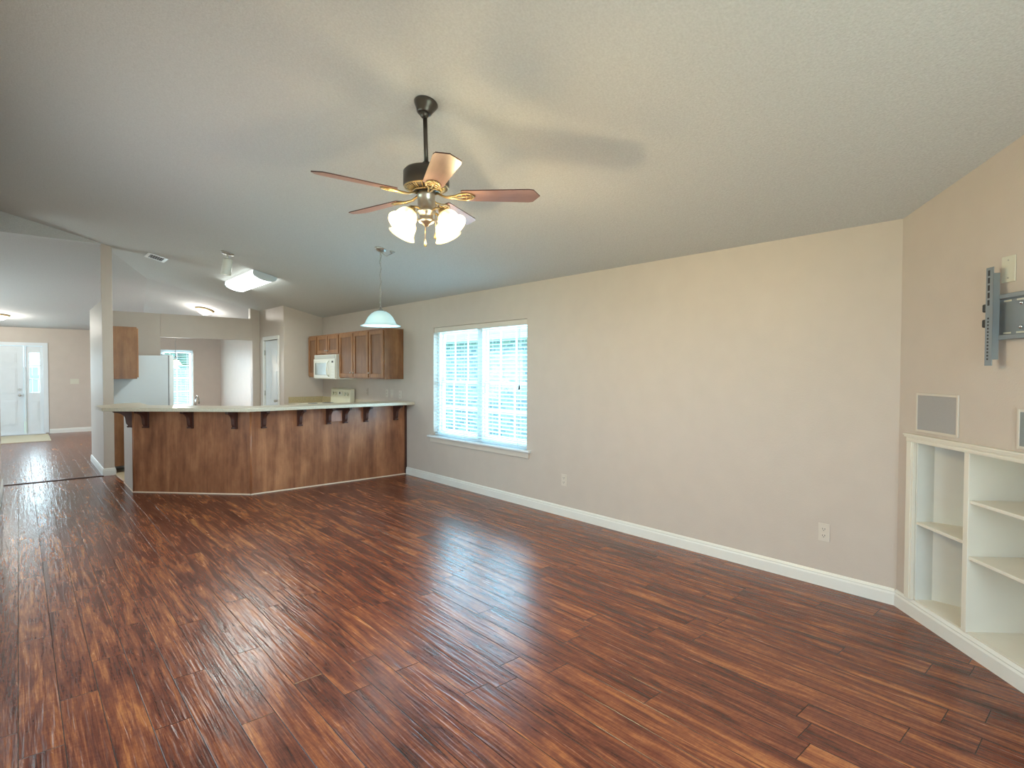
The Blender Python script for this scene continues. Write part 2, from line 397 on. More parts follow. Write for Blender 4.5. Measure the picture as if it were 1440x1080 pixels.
# diagonal wall with the niche opening
BT0, BT1, BZ0, BZ1 = 0.125, 2.175, 0.105, 1.095
wd = MB()
def dwall(t0, t1, z0, z1=None):
    f = lambda t: ceil(W - R2 * t) + .02
    pts = [(t0, 0, z0), (t1, 0, z0), (t1, 0, z1 if z1 else f(t1)), (t0, 0, z1 if z1 else f(t0))]
    wd.prism([D(p) for p in pts], tuple(-DN * 0.09))
dwall(0, BT0, 0); dwall(BT1, DL, 0); dwall(BT0, BT1, 0, BZ0); dwall(BT0, BT1, BZ1)
struct(wd.build('wall_diagonal', M['wall']))
# rear wall, its opening added for the fill lamp
wb = MB(); XR = W - R2 * DL
def rear(x0, x1, z0, z1=None):
    zt = (lambda x: min(ceil(x), FL) + .02) if z1 is None else (lambda x: z1)
    wb.prism([(x0, YR, z0), (x1, YR, z0), (x1, YR, zt(x1)), (x0, YR, zt(x0))], (0, -0.15, 0))
rear(XL - .12, 0.25, 0); rear(2.25, W, 0); rear(0.25, 2.25, 2.1); struct(wb.build('wall_rear', M['wall']))
wl = MB(); wl.box(XL - .12, XL, YR, 3.1, 0, 3.49); wl.box(XL - .12, XL, 6.1, 9.56, 0, 3.49); wl.box(XL - .12, XL, 3.1, 6.1, 0, .65); wl.box(XL - .12, XL, 3.1, 6.1, 2.05, 3.49); struct(wl.build('wall_left', M['wall']))  # window gap added to carry the left fill lamp
# partition with column between hall and kitchen
wp = MB(); wbox(wp, 0.872, 0.995, 9.58, 9.70); wp.box(0.872, 0.995, 9.70, 11.32, 0, 2.44)
struct(wp.build('wall_partition', M['wall'], bevel=0.004))
# kitchen back wall: partial height, cased opening
wk = MB(); KY = 11.20
wk.box(0.995, 1.83, KY, KY + .12, 0, 2.44); wk.box(1.83, 3.32, KY, KY + .12, 2.04, 2.44)
wk.box(3.32, 3.455, KY, KY + .12, 0, 2.04)
wbox(wk, 3.285, 3.455, KY, KY + .12, 2.44); wk.box(3.32, 3.455, KY, KY + .12, 2.04, 2.44)
struct(wk.build('wall_kitchen', M['wall'], bevel=0.003))
# pantry closet
wc = MB(); wbox(wc, 3.455, W, 9.93, 10.03)
wbox(wc, 3.455, 3.555, 10.03, 10.20); wbox(wc, 3.455, 3.555, 10.95, KY + .12); wbox(wc, 3.455, 3.555, 10.20, 10.95, 2.035)
wbox(wc, 3.555, W, KY, KY + .12)
struct(wc.build('wall_pantry', M['wall'], bevel=0.003))
# front wall, with door, sidelight and dining window openings
wf = MB(); DX0, DX1, SX1 = -0.86, 0.105, 0.455
WX0, WX1, W2Z0, W2Z1 = 2.05, 3.485, 0.50, 2.0
wf.box(-2.7, DX0, YF, YF + .15, 0, 2.45); wf.box(DX0, SX1, YF, YF + .15, 2.03, 2.45); wf.box(SX1, WX0, YF, YF + .15, 0, 2.45)
wf.box(WX0, WX1, YF, YF + .15, 0, W2Z0); wf.box(WX0, WX1, YF, YF + .15, W2Z1, 2.45); wf.box(WX1, W, YF, YF + .15, 0, 2.45)
struct(wf.build('wall_front', M['wall']))
wfl = MB(); wfl.box(-2.7, -2.58, YT, 11.9, 0, 3.35); wfl.box(-2.7, -2.58, 14.5, YF, 0, 3.35); wfl.box(-2.7, -2.58, 11.9, 14.5, 0, .5); wfl.box(-2.7, -2.58, 11.9, 14.5, 2.1, 3.35)  # foyer gap added to carry its fill lamp
wfl.box(-2.58, XL - .12, YT - .12, YT, 0, 3.35)
struct(wfl.build('wall_foyer', M['wall']))

# ---- baseboards: moulded profile swept along a line
BP = [(0, 0), (0.016, 0), (0.016, 0.070), (0.011, 0.082), (0.013, 0.088), (0.006, 0.100), (0, 0.103)]
def baseboard(name, path, sides=None):
    """path: points at the wall foot; moulding projects to the left of the travel direction"""
    mb = MB(); pts = [Vector((*p, 0)) for p in path]
    nrm = []
    for i in range(len(pts)):
        ns = []
        for a, b in ((i - 1, i), (i, i + 1)):
            if a >= 0 and b < len(pts):
                d = (pts[b] - pts[a]).normalized(); ns.append(Vector((-d.y, d.x, 0)))
        if len(ns) == 2:
            h = (ns[0] + ns[1]).normalized(); nrm.append(h / h.dot(ns[0]))
        else: nrm.append(ns[0])
    k = len(BP); vs = []
    for p, n in zip(pts, nrm):
        for o_, z in BP: vs.append(p + n * o_ + Vector((0, 0, z)))
    fs = []
    for i in range(len(pts) - 1):
        for j in range(k - 1): fs.append((i * k + j, (i + 1) * k + j, (i + 1) * k + j + 1, i * k + j + 1))
    fs.append(tuple(range(k))); fs.append(tuple((len(pts) - 1) * k + j for j in range(k))[::-1])
    mb.add(vs, fs); return struct(mb.build(name, M['trim']))
ex = D((DL, 0, 0))
baseboard('baseboard_right', [(W, 1.035 + .007), (W, 7.0)])
baseboard('baseboard_diagonal', [(ex.x + .01, ex.y + .01), (DC.x - .001, DC.y - .001)])
baseboard('baseboard_left', [(XL, 9.50), (XL, YR + .01)])
baseboard('baseboard_partition', [(0.995, 9.70), (0.995, 9.58), (0.872, 9.58), (0.872, 11.32)])
baseboard('baseboard_front', [(1.9, YF), (0.52, YF)])
baseboard('baseboard_kitchen', [(1.83, KY), (1.80, KY)])

# ---- front door and sidelight
def panel_door(name, x0, x1, y, z0, z1, m, parent=None, flip=1, rows=((0.22, 0.78), (0.93, 1.50), (1.62, 1.86))):
    mb = MB(); mb.box(x0, x1, y, y + .04 * flip, z0, z1)
    wv = x1 - x0
    for c0, c1 in ((0.13, 0.45), (0.55, 0.87)):
        for r0, r1 in rows:
            a, b = x0 + wv * c0, x0 + wv * c1
            for k, (ins, out) in enumerate(((0.0, 0.010), (0.026, 0.018))):
                mb.box(a + ins, b - ins, y - out * flip, y, r0 + ins, r1 - ins)
    return mb
d1 = panel_door('door_1', -0.82, 0.085, YF + .03, 0.015, 2.01, M['door']).build('door_1', M['door'], bevel=0.002); struct(d1)
k = MB(); k.cyl((0.01, YF + .03, 0.90), (0.01, YF + .0, 0.90), 0.030); k.cyl((0.01, YF + .0, 0.90), (0.01, YF - .03, 0.90), 0.012); k.sphere((0.01, YF - .045, 0.90), 0.030)
k.build('door_knob', M['nickel'], d1)
k = MB(); k.cyl((0.01, YF + .03, 1.02), (0.01, YF + .005, 1.02), 0.030); k.build('deadbolt', M['nickel'], d1)
df = MB()
for x0, x1 in ((DX0 - .06, DX0 + .03), (0.088, 0.118), (SX1 - .035, SX1 + .055)): df.box(x0, x1, YF - .018, YF + .05, 0.022, 2.012)
df.box(DX0 - .06, SX1 + .055, YF - .018, YF + .05, 2.012, 2.09); df.box(DX0, SX1, YF - .03, YF + .12, 0, 0.022)
struct(df.build('door_frame', M['door'], d1, bevel=0.003))
s1 = MB(); X0, X1 = 0.12, 0.42
gx0, gx1, gz0, gz1 = 0.185, 0.360, 0.955, 1.86
s1.box(X0, gx0, YF + .02, YF + .06, .02, 2.01); s1.box(gx1, X1, YF + .02, YF + .06, .02, 2.01)
s1.box(gx0, gx1, YF + .02, YF + .06, .02, gz0); s1.box(gx0, gx1, YF + .02, YF + .06, gz1, 2.01)
s1.box(0.20, 0.345, YF + .012, YF + .02, .30, .75); s1.box(0.222, 0.323, YF + .006, YF + .012, .325, .725)
for q in (1, 2):
    zz = gz0 + (gz1 - gz0) * q / 3; s1.box(gx0, gx1, YF + .022, YF + .05, zz - .012, zz + .012)
w3 = struct(s1.build('window_3', M['door'], bevel=0.002))
g = MB(); g.box(gx0, gx1, YF + .036, YF + .042, gz0, gz1); g.build('pane', M['glass'], w3)

# ---- pantry door (in the side wall x = 3.455)
pd = MB(); px = 3.475
pd.box(px, px + .035, 10.215, 10.935, 0.012, 2.02)
for c0, c1 in ((10.30, 10.53), (10.62, 10.85)):
    for r0, r1 in ((0.22, 0.80), (0.95, 1.48), (1.60, 1.86)):
        pd.box(px - .006, px, c0, c1, r0, r1); pd.box(px - .011, px - .006, c0 + .025, c1 - .025, r0 + .025, r1 - .025)
d2 = struct(pd.build('door_2', M['door'], bevel=0.002))
k = MB(); k.cyl((px, 10.275, 0.93), (px - .008, 10.275, 0.93), 0.028); k.cyl((px - .008, 10.275, 0.93), (px - .035, 10.275, 0.93), 0.010); k.sphere((px - .052, 10.275, 0.93), 0.027); k.build('door_knob', M['nickel'], d2)
for zz in (0.25, 1.05, 1.80):
    k = MB(); k.cyl((px - .014, 10.945, zz - .045), (px - .014, 10.945, zz + .045), 0.008); k.build('hinge', M['nickel'], d2)
pf = MB()
for a, b in ((10.145, 10.205), (10.945, 11.005)): pf.box(3.440, 3.56, a, b, 0.006, 2.03)
pf.box(3.440, 3.56, 10.145, 11.005, 2.03, 2.095); struct(pf.build('door_frame', M['trim'], d2, bevel=0.003))

# ---- windows
def window(name, P, a0, a1, z0, z1, cols, depth=0.10, mull=True):
    """P(a, o, z): along, outward, up -> world"""
    T = lambda v: P(v.x, v.y, v.z)
    f = MB(); F = 0.045
    f.box(a0, a0 + F, depth - .03, depth + .06, z0, z1, T); f.box(a1 - F, a1, depth - .03, depth + .06, z0, z1, T)
    f.box(a0 + F, a1 - F, depth - .03, depth + .06, z0, z0 + F, T); f.box(a0 + F, a1 - F, depth - .03, depth + .06, z1 - F, z1, T)
    units = [(a0 + F, a1 - F)]
    if mull:
        c = (a0 + a1) / 2; f.box(c - .05, c + .05, depth - .031, depth + .061, z0 + F, z1 - F, T); units = [(a0 + F, c - .05), (c + .05, a1 - F)]
    r = struct(f.build(name, M['vinyl'], bevel=0.003))
    zm = z0 + (z1 - z0) * 0.505
    for u0, u1 in units:
        s_ = MB()
        for (b0, b1, off) in ((z0 + F, zm + .02, 0.0), (zm - .02, z1 - F, 0.022)):
            s_.box(u0, u0 + .035, depth + off - .005, depth + off + .02, b0, b1, T); s_.box(u1 - .035, u1, depth + off - .005, depth + off + .02, b0, b1, T)
            s_.box(u0 + .035, u1 - .035, depth + off - .005, depth + off + .02, b0, b0 + .038, T); s_.box(u0 + .035, u1 - .035, depth + off - .005, depth + off + .02, b1 - .038, b1, T)
            for q in range(1, cols):
                x = u0 + (u1 - u0) * q / cols; s_.box(x - .009, x + .009, depth + off, depth + off + .012, b0 + .038, b1 - .038, T)
            zc = (b0 + b1) / 2; s_.box(u0 + .035, u1 - .035, depth + off + .001, depth + off + .011, zc - .009, zc + .009, T)
        s_.build('sash', M['vinyl'], r)
        g = MB(); g.box(u0 + .02, u1 - .02, depth + .004, depth + .008, z0 + F, zm, T); g.box(u0 + .02, u1 - .02, depth + .026, depth + .030, zm, z1 - F, T); g.build('pane', M['glass'], r)
        lk = MB(); cx = (u0 + u1) / 2; lk.box(cx - .03, cx + .03, depth - .02, depth, zm + .018, zm + .034, T); lk.build('sash_lock', M['nickel'], r)
    return r
P1 = lambda a, o, z: Vector((W + o, a, z))
w1 = window('window_1', P1, WY0, WY1, WZ0, WZ1, 3)
sl = MB(); sl.box(4.10, 4.25, WY0 - .075, WY1 + .09, WZ0 - .008, WZ0 + .014); sl.build('window_sill', M['vinyl'], w1, bevel=0.006)
ap = MB(); ap.box(4.132, W, WY0 - .045, WY1 + .06, WZ0 - .075, WZ0 - .008); ap.build('apron', M['taupe_plate'], w1, bevel=0.004)
P2 = lambda a, o, z: Vector((a, YF + o, z))
w2 = window('window_2', P2, WX0, WX1, W2Z0, W2Z1, 2)
sl = MB(); sl.box(WX0 - .05, WX1 + .05, YF - .05, YF + .10, W2Z0 - .010, W2Z0 + .010); sl.build('window_sill', M['vinyl'], w2, bevel=0.004)
# unseen windows added for the fill lamps: rear, left wall, foyer
pw = MB()
for a, b in ((0.25, 0.31), (1.22, 1.28), (2.19, 2.25)): pw.box(a, b, YR - .12, YR - .05, 0, 2.1)
pw.box(0.25, 2.25, YR - .12, YR - .05, 2.04, 2.1); pw.box(0.25, 2.25, YR - .12, YR - .05, 0, .07)
w4 = struct(pw.build('window_added_4', M['vinyl'])); g = MB(); g.box(.31, 2.19, YR - .09, YR - .084, .07, 2.04); g.build('pane', M['glass'], w4)
pw = MB()
for a, b in ((3.1, 3.16), (4.57, 4.63), (6.04, 6.1)): pw.box(XL - .10, XL - .04, a, b, .65, 2.05)
pw.box(XL - .10, XL - .04, 3.1, 6.1, 1.99, 2.05); pw.box(XL - .10, XL - .04, 3.1, 6.1, .65, .71)
w6 = struct(pw.build('window_added_6', M['vinyl'])); g = MB(); g.box(XL - .075, XL - .069, 3.16, 6.04, .71, 1.99); g.build('pane', M['glass'], w6)
pw = MB()
for a, b in ((11.9, 11.96), (13.17, 13.23), (14.44, 14.5)): pw.box(-2.68, -2.62, a, b, .5, 2.1)
pw.box(-2.68, -2.62, 11.9, 14.5, 2.04, 2.1); pw.box(-2.68, -2.62, 11.9, 14.5, .5, .56)
w5 = struct(pw.build('window_added_5', M['vinyl'])); g = MB(); g.box(-2.655, -2.649, 11.96, 14.44, .56, 2.04); g.build('pane', M['glass'], w5)

def blind(name, P, a0, a1, z0, z1, label, pitch=0.0445, tilt=8, zopen=None):
    T = lambda v: P(v.x, v.y, v.z)
    c = P((a0 + a1) / 2, 0.04, z1)
    t = thing(name, label, 'blind', c)
    h = MB(); h.box(a0, a1, 0.005, 0.075, z1 - .062, z1, T); h.build('headrail', M['taupe_plate'] if name == 'window_blind' and P is P1 else M['slat'], t, bevel=0.004)
    s_ = MB(); z = z1 - .085; n = 0
    while z > z0 + .05:
        a = math.radians(tilt)
        dz = math.sin(a) * .024; do = math.cos(a) * .024
        oc = 0.040
        pts = [(oc - do, z - dz), (oc - do * .3, z - dz * .3 + .0022), (oc + do * .3, z + dz * .3 + .0022), (oc + do, z + dz)]
        vs = []
        for x in (a0 + .008, a1 - .008):
            for o_, zz in pts: vs.append(P(x, o_, zz + .0013))
            for o_, zz in reversed(pts): vs.append(P(x, o_, zz - .0013))
        k8 = 8
        s_.add(vs, [tuple(range(8)), tuple(range(8, 16))[::-1]] + [(i, (i + 1) % 8, 8 + (i + 1) % 8, 8 + i) for i in range(8)])
        z -= pitch; n += 1
    s_.build('slats', M['slat'], t)
    b = MB(); b.box(a0 + .006, a1 - .006, 0.018, 0.062, z0 + .012, z0 + .034, T); b.build('bottom_rail', M['slat'], t, bevel=0.003)
    m_ = 4
    for q in range(m_):
        x = a0 + (a1 - a0) * (0.09 + 0.82 * q / (m_ - 1)); cd_ = MB()
        for o_ in (0.0155, 0.0645): cd_.box(x - .0035, x + .0035, o_ - .0008, o_ + .0008, z0 + .02, z1 - .03, T)
        cd_.build('ladder_cord', M['cord'], t)
    return t
bl = blind('window_blind', P1, WY0 + .004, WY1 - .004, WZ0 + .014, WZ1 - .002, 'white horizontal slat blind lowered over the living room window', tilt=7)
co = MB(); co.cyl(P1(WY0 + .12, .0, 1.96), P1(WY0 + .12, -.004, 1.30), 0.003, 8); co.build('lift_cord', M['cord'], bl)
for (a, z) in ((WY0 + .12, 1.29), ):
    ts = MB(); ts.lathe([(0.003, .03), (0.009, .01), (0.011, -.02), (0.0, -.022)], P1(a, -.004, z), (0, 0, 1), 12); ts.build('tassel', M['black'], bl)
blind('window_blind', P2, WX0 + .004, WX1 - .004, W2Z0 + .012, W2Z1 - .002, 'white horizontal slat blind on the far dining window', tilt=8)

# ------------------------------------------------------------------ breakfast bar
bar = thing('breakfast_bar', 'brown wood panelled angled breakfast bar with dark corbels', 'bar', (2.04, 7.02, 0))
ZT = 0.998
A = Vector((1.022, 8.07, 0)); B = Vector((2.045, 7.005, 0)); Cc = Vector((W - .002, 7.005, 0)); A2 = Vector((1.022, 8.84, 0))
def seg_panel(p, q, th=0.018, z0=0.012, z1=ZT, inset=0.0):
    d = (q - p).normalized(); n = Vector((d.y, -d.x, 0))     # outward = right of travel
    mb = MB(); a, b = p + d * inset, q - d * inset
    mb.prism([a + Vector((0, 0, z0)), b + Vector((0, 0, z0)), b - n * th + Vector((0, 0, z0)), a - n * th + Vector((0, 0, z0))], (0, 0, z1 - z0)); return mb, d, n
mb, d_, n1 = seg_panel(B, Cc); mb.build('wood_panel', M['wood'], bar)
mb, d_, n2 = seg_panel(A, B); mb.build('wood_panel', M['wood'], bar)
mb, d_, n3 = seg_panel(A2, A); po = mb.build('end_panel', M['wall'], bar); po['label'] = 'pale painted end panel'
core = MB(); core.prism([(A2.x + .018, A2.y, 0.0), (A.x + .018, A.y + .008, 0.0), (B.x + .008, B.y + .018, 0.0), (Cc.x, Cc.y + .018, 0.0), (Cc.x, Cc.y + .13, 0.0), (B.x + .06, B.y + .13, 0.0), (A.x + .13, A.y + .05, 0.0), (A2.x + .13, A2.y, 0.0)], (0, 0, ZT))
core.build('knee_wall', M['wall'], bar)
for p in (A, B):
    t = MB(); t.cyl(p + Vector((0.004, 0.002, 0.012)), p + Vector((0.004, 0.002, ZT)), 0.013, 12); t.build('corner_trim', M['wood_trim'] if p is B else M['wood'], bar)
t = MB(); t.box(W - .03, W - .002, 6.99, 7.005, .012, ZT); t.build('corner_trim', M['wood_dark'], bar)
def strip(p, q):
    d = (q - p).normalized(); n = Vector((d.y, -d.x, 0)); mb = MB(); z = Vector((0, 0, 1))
    mb.prism([p + n * .002, p + n * .012, p + n * .010 + z * .009, p + n * .002 + z * .013], tuple(q - p)); mb.build('base_strip', M['strip'], bar)
strip(B, Cc); strip(A, B); strip(A2, A)
# corbel: curved bracket, projects along -Y from origin, top at z = 0
def corbel_mb():
    mb = MB(); pr = [(0, 0), (-.195, 0), (-.195, -.022)]
    for i in range(9):
        a = i / 8.0
        pr.append((-.185 + .115 * math.sin(a * PI / 2) ** 1.0, -.030 - .085 * (1 - math.cos(a * PI / 2))))
    pr += [(-.066, -.150), (-.060, -.172), (-.045, -.190), (-.045, -.196), (0, -.196)]
    poly = [Vector((-.019, y, z)) for y, z in pr]
    mb.prism(poly, (0.038, 0, 0))
    mb.box(-.027, .027, -.055, 0, -.212, -.196)          # foot moulding
    mb.box(-.027, .027, -.018, 0, -.216, 0)              # back plate
    return mb
cz = ZT - .001
proto = None
def corb(pos, rot):
    global proto
    loc = Vector((pos.x, pos.y, cz)) - parent_world(bar)
    if proto is None:
        me_o = corbel_mb().build('corbel', M['wood_dark'], None, bevel=0.002)
        me_o.parent = bar; me_o.location = loc; me_o.rotation_euler = (0, 0, rot); proto = me_o
    else: copy_part(proto, bar, loc, rot)
for x in (2.19, 2.62, 2.99, 3.215, 3.51, 3.965): corb(Vector((x, 7.005, 0)), 0)
for x, y in ((1.149, 7.935), (1.54, 7.531), (1.92, 7.135)): corb(Vector((x, y, 0)), -PI / 4 + 0.02)
corb(Vector((1.022, 8.10, 0)), -PI / 2)
rp = MB(); rp.box(3.035, 3.180, 6.993, 7.005, 0.812, 0.955); a_ = rp.build('access_panel', M['wood_pink'], bar, bevel=0.002)
rp = MB(); rp.box(3.01, 3.20, 6.975, 7.005, 0.955, 0.996); rp.build('cleat', M['wood_dark'], bar)

# countertop slab of the bar
ct = MB(); z0, z1 = 0.999, 1.040
def off(p, q, r_):                                          # outer outline
    return None
OH = 0.235
poly = [(W - .002, 7.005 - OH), (1.945, 7.005 - OH), (0.705, 7.90), (0.690, 8.46), (1.02, 8.86), (1.21, 8.86), (1.21, 8.16), (2.13, 7.19), (W - .002, 7.19)]
ct.prism([(x, y, z0) for x, y in poly], (0, 0, z1 - z0))
tag(ct.build('bar_countertop', M['counter'], bevel=0.006), 'long beige laminate slab lying on top of the angled breakfast bar', 'countertop')

# ------------------------------------------------------------------ kitchen cabinets
def shaker(mb_f, mb_p, P, a0, a1, z0, z1, fw_=0.055):
    """P(along, out, z). frame and recessed panel"""
    T = lambda v: P(v.x, v.y, v.z)
    mb_f.box(a0, a0 + fw_, 0, .02, z0, z1, T); mb_f.box(a1 - fw_, a1, 0, .02, z0, z1, T)
    mb_f.box(a0 + fw_, a1 - fw_, 0, .02, z0, z0 + fw_, T); mb_f.box(a0 + fw_, a1 - fw_, 0, .02, z1 - fw_, z1, T)
    mb_p.box(a0 + fw_, a1 - fw_, 0, .009, z0 + fw_, z1 - fw_, T)
def knob(P, a, z, parent):
    k = MB(); o = P(a, .02, z); d = (P(a, 1, z) - P(a, 0, z)).normalized()
    k.lathe([(0.006, 0), (0.005, .012), (0.013, .018), (0.014, .024), (0.008, .030), (0, .031)], o, d, 14); k.build('knob', M['nickel'], parent)
def cabinet(name, label, P, org, a0, a1, z0, z1, depth, doors, group=None, body='cab', drawers=(), side=None):
    """carcass between a0..a1; P's out axis points to the room, out=0 at the carcass front"""
    t = thing(name, label, 'cabinet', P((a0 + a1) / 2, -depth / 2, z0), group)
    T = lambda v: P(v.x, v.y, v.z)
    c = MB(); c.box(a0, a1, -depth, 0, z0, z1, T); c.build('carcass', M[side or body], t, bevel=0.002)
    for (d0, d1, b0, b1, kp) in doors:
        f = MB(); p_ = MB(); shaker(f, p_, P, d0, d1, b0, b1)
        dd = f.build('door', M['cab'], t, bevel=0.003); dd_loc = dd
        p_.build('door_panel', M['cab_panel'], dd)
        if kp: knob(P, kp[0], kp[1], dd)
    for (d0, d1, b0, b1, kp) in drawers:
        f = MB(); f.box(d0, d1, 0, .02, b0, b1, T); dd = f.build('drawer', M['cab'], t, bevel=0.004); knob(P, kp[0], kp[1], dd)
    return t
XF = 3.845
PR = lambda a, o, z: Vector((XF - o, a, z))                # right wall uppers, facing -x
g_ = 'wall cabinets along the right kitchen wall'
Z0, Z1 = 1.355, 2.070
DTP = (2.050, 1.380)
cabinet('wall_cabinet', 'narrow brown wall cabinet in the corner, left of the microwave', PR, None, 9.40, 9.795, Z0, Z1, .30, [(9.42, 9.775, 1.375, 2.045, (9.45, 1.43))], g_)
cabinet('wall_cabinet', 'short brown two-door cabinet directly above the microwave', PR, None, 8.535, 9.398, 1.735, Z1, .30, [(8.555, 8.955, 1.755, 2.045, (8.925, 1.80)), (8.975, 9.38, 1.755, 2.045, (9.005, 1.80))], g_)
cabinet('wall_cabinet', 'tall brown two-door wall cabinet right of the microwave', PR, None, 7.525, 8.533, Z0, Z1, .30, [(7.54, 8.015, 1.375, 2.045, (7.985, 1.44)), (8.04, 8.515, 1.375, 2.045, (8.07, 1.44))], g_)
cabinet('wall_cabinet', 'single-door brown wall cabinet at the end nearest the living room', PR, None, 7.075, 7.523, Z0, Z1, .30, [(7.095, 7.505, 1.375, 2.045, (7.475, 1.44))], g_, side='cab_side')
PLc = lambda a, o, z: Vector((1.290 + o, a, z))             # cabinet on the partition, facing +x
cabinet('wall_cabinet', 'brown wall cabinet hung on the column beside the refrigerator', PLc, None, 9.70, 10.02, 1.345, 2.095, .294, [(9.71, 10.005, 1.365, 2.075, None)], side='cab_side')
cabinet('base_cabinet', 'brown base cabinet below the bar end, between column and refrigerator', PLc, None, 9.702, 10.02, 0.10, 0.875, .294, [(9.71, 10.005, .12, .70, (9.98, .64))], side='cab_side', drawers=[(9.71, 10.005, .715, .86, (9.857, .79))])
wt = MB(); wt.box(0.996, 1.325, 9.700, 10.02, 0.876, 0.905); tag(wt.build('worktop', M['counter'], bevel=0.004), 'small beige worktop piece beside the refrigerator', 'worktop')
# base cabinets along the right wall
XB = 3.56
PB = lambda a, o, z: Vector((XB - o, a, z))
def based(a0, a1, n):
    w_ = (a1 - a0) / n
    return ([(a0 + w_ * i + .012, a0 + w_ * (i + 1) - .012, .13, .70, (a0 + w_ * (i + (0.88 if i % 2 == 0 else .12)), .64)) for i in range(n)],
            [(a0 + w_ * i + .012, a0 + w_ * (i + 1) - .012, .72, .86, (a0 + w_ * (i + .5), .79)) for i in range(n)])
dr, dw = based(9.375, 9.90, 1)
cabinet('base_cabinet', 'brown base cabinet in the corner left of the stove', PB, None, 9.375, 9.90, 0.10, 0.875, .575, dr, None, drawers=dw)
dr, dw = based(7.20, 8.585, 3)
cabinet('base_cabinet', 'brown base cabinets right of the stove behind the bar', PB, None, 7.20, 8.585, 0.10, 0.875, .575, dr, None, drawers=dw)
wt = MB(); wt.box(3.53, W - .002, 9.370, 9.928, .876, .905); t_ = thing('worktop', 'beige laminate worktop in the corner left of the stove', 'worktop', (3.8, 9.65, .876)); wt.build('top', M['counter'], t_, bevel=0.004)
sp = MB(); sp.box(3.53, W - .022, 9.908, 9.928, .905, 1.008); sp.box(W - .022, W - .002, 9.370, 9.928, .905, 1.008); sp.build('backsplash', M['splash'], t_, bevel=0.003)
wt = MB(); wt.box(3.53, W - .002, 7.20, 8.588, .876, .905); t_ = thing('worktop', 'beige laminate worktop right of the stove', 'worktop', (3.8, 7.9, .876)); wt.build('top', M['counter'], t_, bevel=0.004)
sp = MB(); sp.box(W - .022, W - .002, 7.195, 8.588, .905, 1.008); sp.build('backsplash', M['counter'], t_, bevel=0.003)
# sink run behind the bar (angled part), with sink and faucet
q45 = Vector((R2, R2, 0)); e45 = Vector((R2, -R2, 0)) 
def PS(a, o, z): return Vector((1.22, 8.135, 0)) + e45 * a + q45 * (0.58 + o) + Vector((0, 0, z))
dr, dw = based(0.05, 1.15, 2)
cabinet('base_cabinet', 'brown sink base cabinet hidden behind the angled bar', PS, None, 0.05, 1.15, .10, .70, .565, dr, None, drawers=dw)
t_ = thing('worktop', 'beige laminate worktop with the sink behind the angled bar', 'worktop', PS(.6, -.3, .876))
wt = MB(); T_ = lambda v: PS(v.x, v.y, v.z)
wt.box(0.05, .30, -.565, .025, .876, .905, T_); wt.box(.90, 1.15, -.565, .025, .876, .905, T_); wt.box(.30, .90, -.565, -.46, .876, .905, T_); wt.box(.30, .90, -.06, .025, .876, .905, T_)
wt.build('top', M['counter'], t_)
sk = MB(); sk.box(.29, .305, -.47, -.05, .72, .912, T_); sk.box(.895, .91, -.47, -.05, .72, .912, T_); sk.box(.29, .91, -.475, -.455, .72, .912, T_); sk.box(.29, .91, -.065, -.045, .72, .912, T_); sk.box(.29, .91, -.47, -.05, .71, .722, T_); sk.box(.592, .608, -.47, -.05, .72, .895, T_)
sk.build('sink', M['nickel'], t_, bevel=0.003)
# faucet: foot behind the bar, gooseneck above the slab
fc = Vector((1.86, 8.42, 0))
FX, FY = 1.66, 7.905
fa = thing('kitchen_faucet', 'arched chrome faucet rising behind the bar top', 'faucet', (FX, FY, .906))
b_ = MB(); b_.lathe([(0.026, 0), (0.024, .012), (0.014, .02), (0.013, .05)], (FX, FY, .906), (0, 0, 1), 16, True); b_.build('base', M['chrome'], fa)
pts = [(FX, FY, .95), (FX, FY, 1.09)]
for i in range(1, 10):
    a = PI * i / 9; pts.append((FX + .035 * (1 - math.cos(a)) * R2, FY + .035 * (1 - math.cos(a)) * R2, 1.09 + .055 * math.sin(a)))
pts.append((FX + .07 * R2, FY + .07 * R2, 1.045))
b_ = MB(); b_.tube(pts, 0.010, 12); b_.build('spout', M['chrome'], fa)
b_ = MB(); b_.cyl((FX - .02, FY + .02, .945), (FX - .075, FY + .075, .985), .006, 10); b_.build('handle', M['chrome'], fa)

# ---- microwave
mw = thing('microwave_oven', 'white over-the-range microwave under the short cabinet', 'microwave', (3.95, 8.965, 1.33))
MX = 3.765
b_ = MB(); b_.box(MX + .018, W - .002, 8.54, 9.392, 1.335, 1.732); b_.build('body', M['micro'], mw, bevel=0.006)
b_ = MB(); b_.box(MX, MX + .018, 8.72, 9.392, 1.345, 1.665); dr_ = b_.build('door', M['micro'], mw, bevel=0.006)
b_ = MB(); b_.box(MX - .003, MX, 8.86, 9.33, 1.40, 1.60); b_.build('window', M['glass_dark'], dr_, bevel=0.001)
b_ = MB(); b_.tube([(MX, 8.77, 1.38), (MX - .03, 8.775, 1.41), (MX - .038, 8.775, 1.50), (MX - .03, 8.775, 1.60), (MX, 8.77, 1.63)], .012, 10); b_.build('handle', M['micro'], dr_)
b_ = MB(); b_.box(MX, MX + .018, 8.545, 8.715, 1.345, 1.665); cp_ = b_.build('control_panel', M['micro'], mw, bevel=0.004)
b_ = MB(); b_.box(MX - .002, MX, 8.60, 8.66, 1.60, 1.63); b_.build('display', M['black'], cp_)
for r_ in range(4):
    b_ = MB()
    for c_ in range(3): b_.box(MX - .002, MX, 8.575 + c_ * .042, 8.605 + c_ * .042, 1.39 + r_ * .045, 1.415 + r_ * .045)
    b_.build('button_row', M['white_plastic'], cp_)
b_ = MB()
for i in range(5): b_.box(MX + .004, MX + .018, 8.56, 9.37, 1.674 + i * .0115, 1.680 + i * .0115)
b_.build('vent_grille', M['white_plastic'], mw)

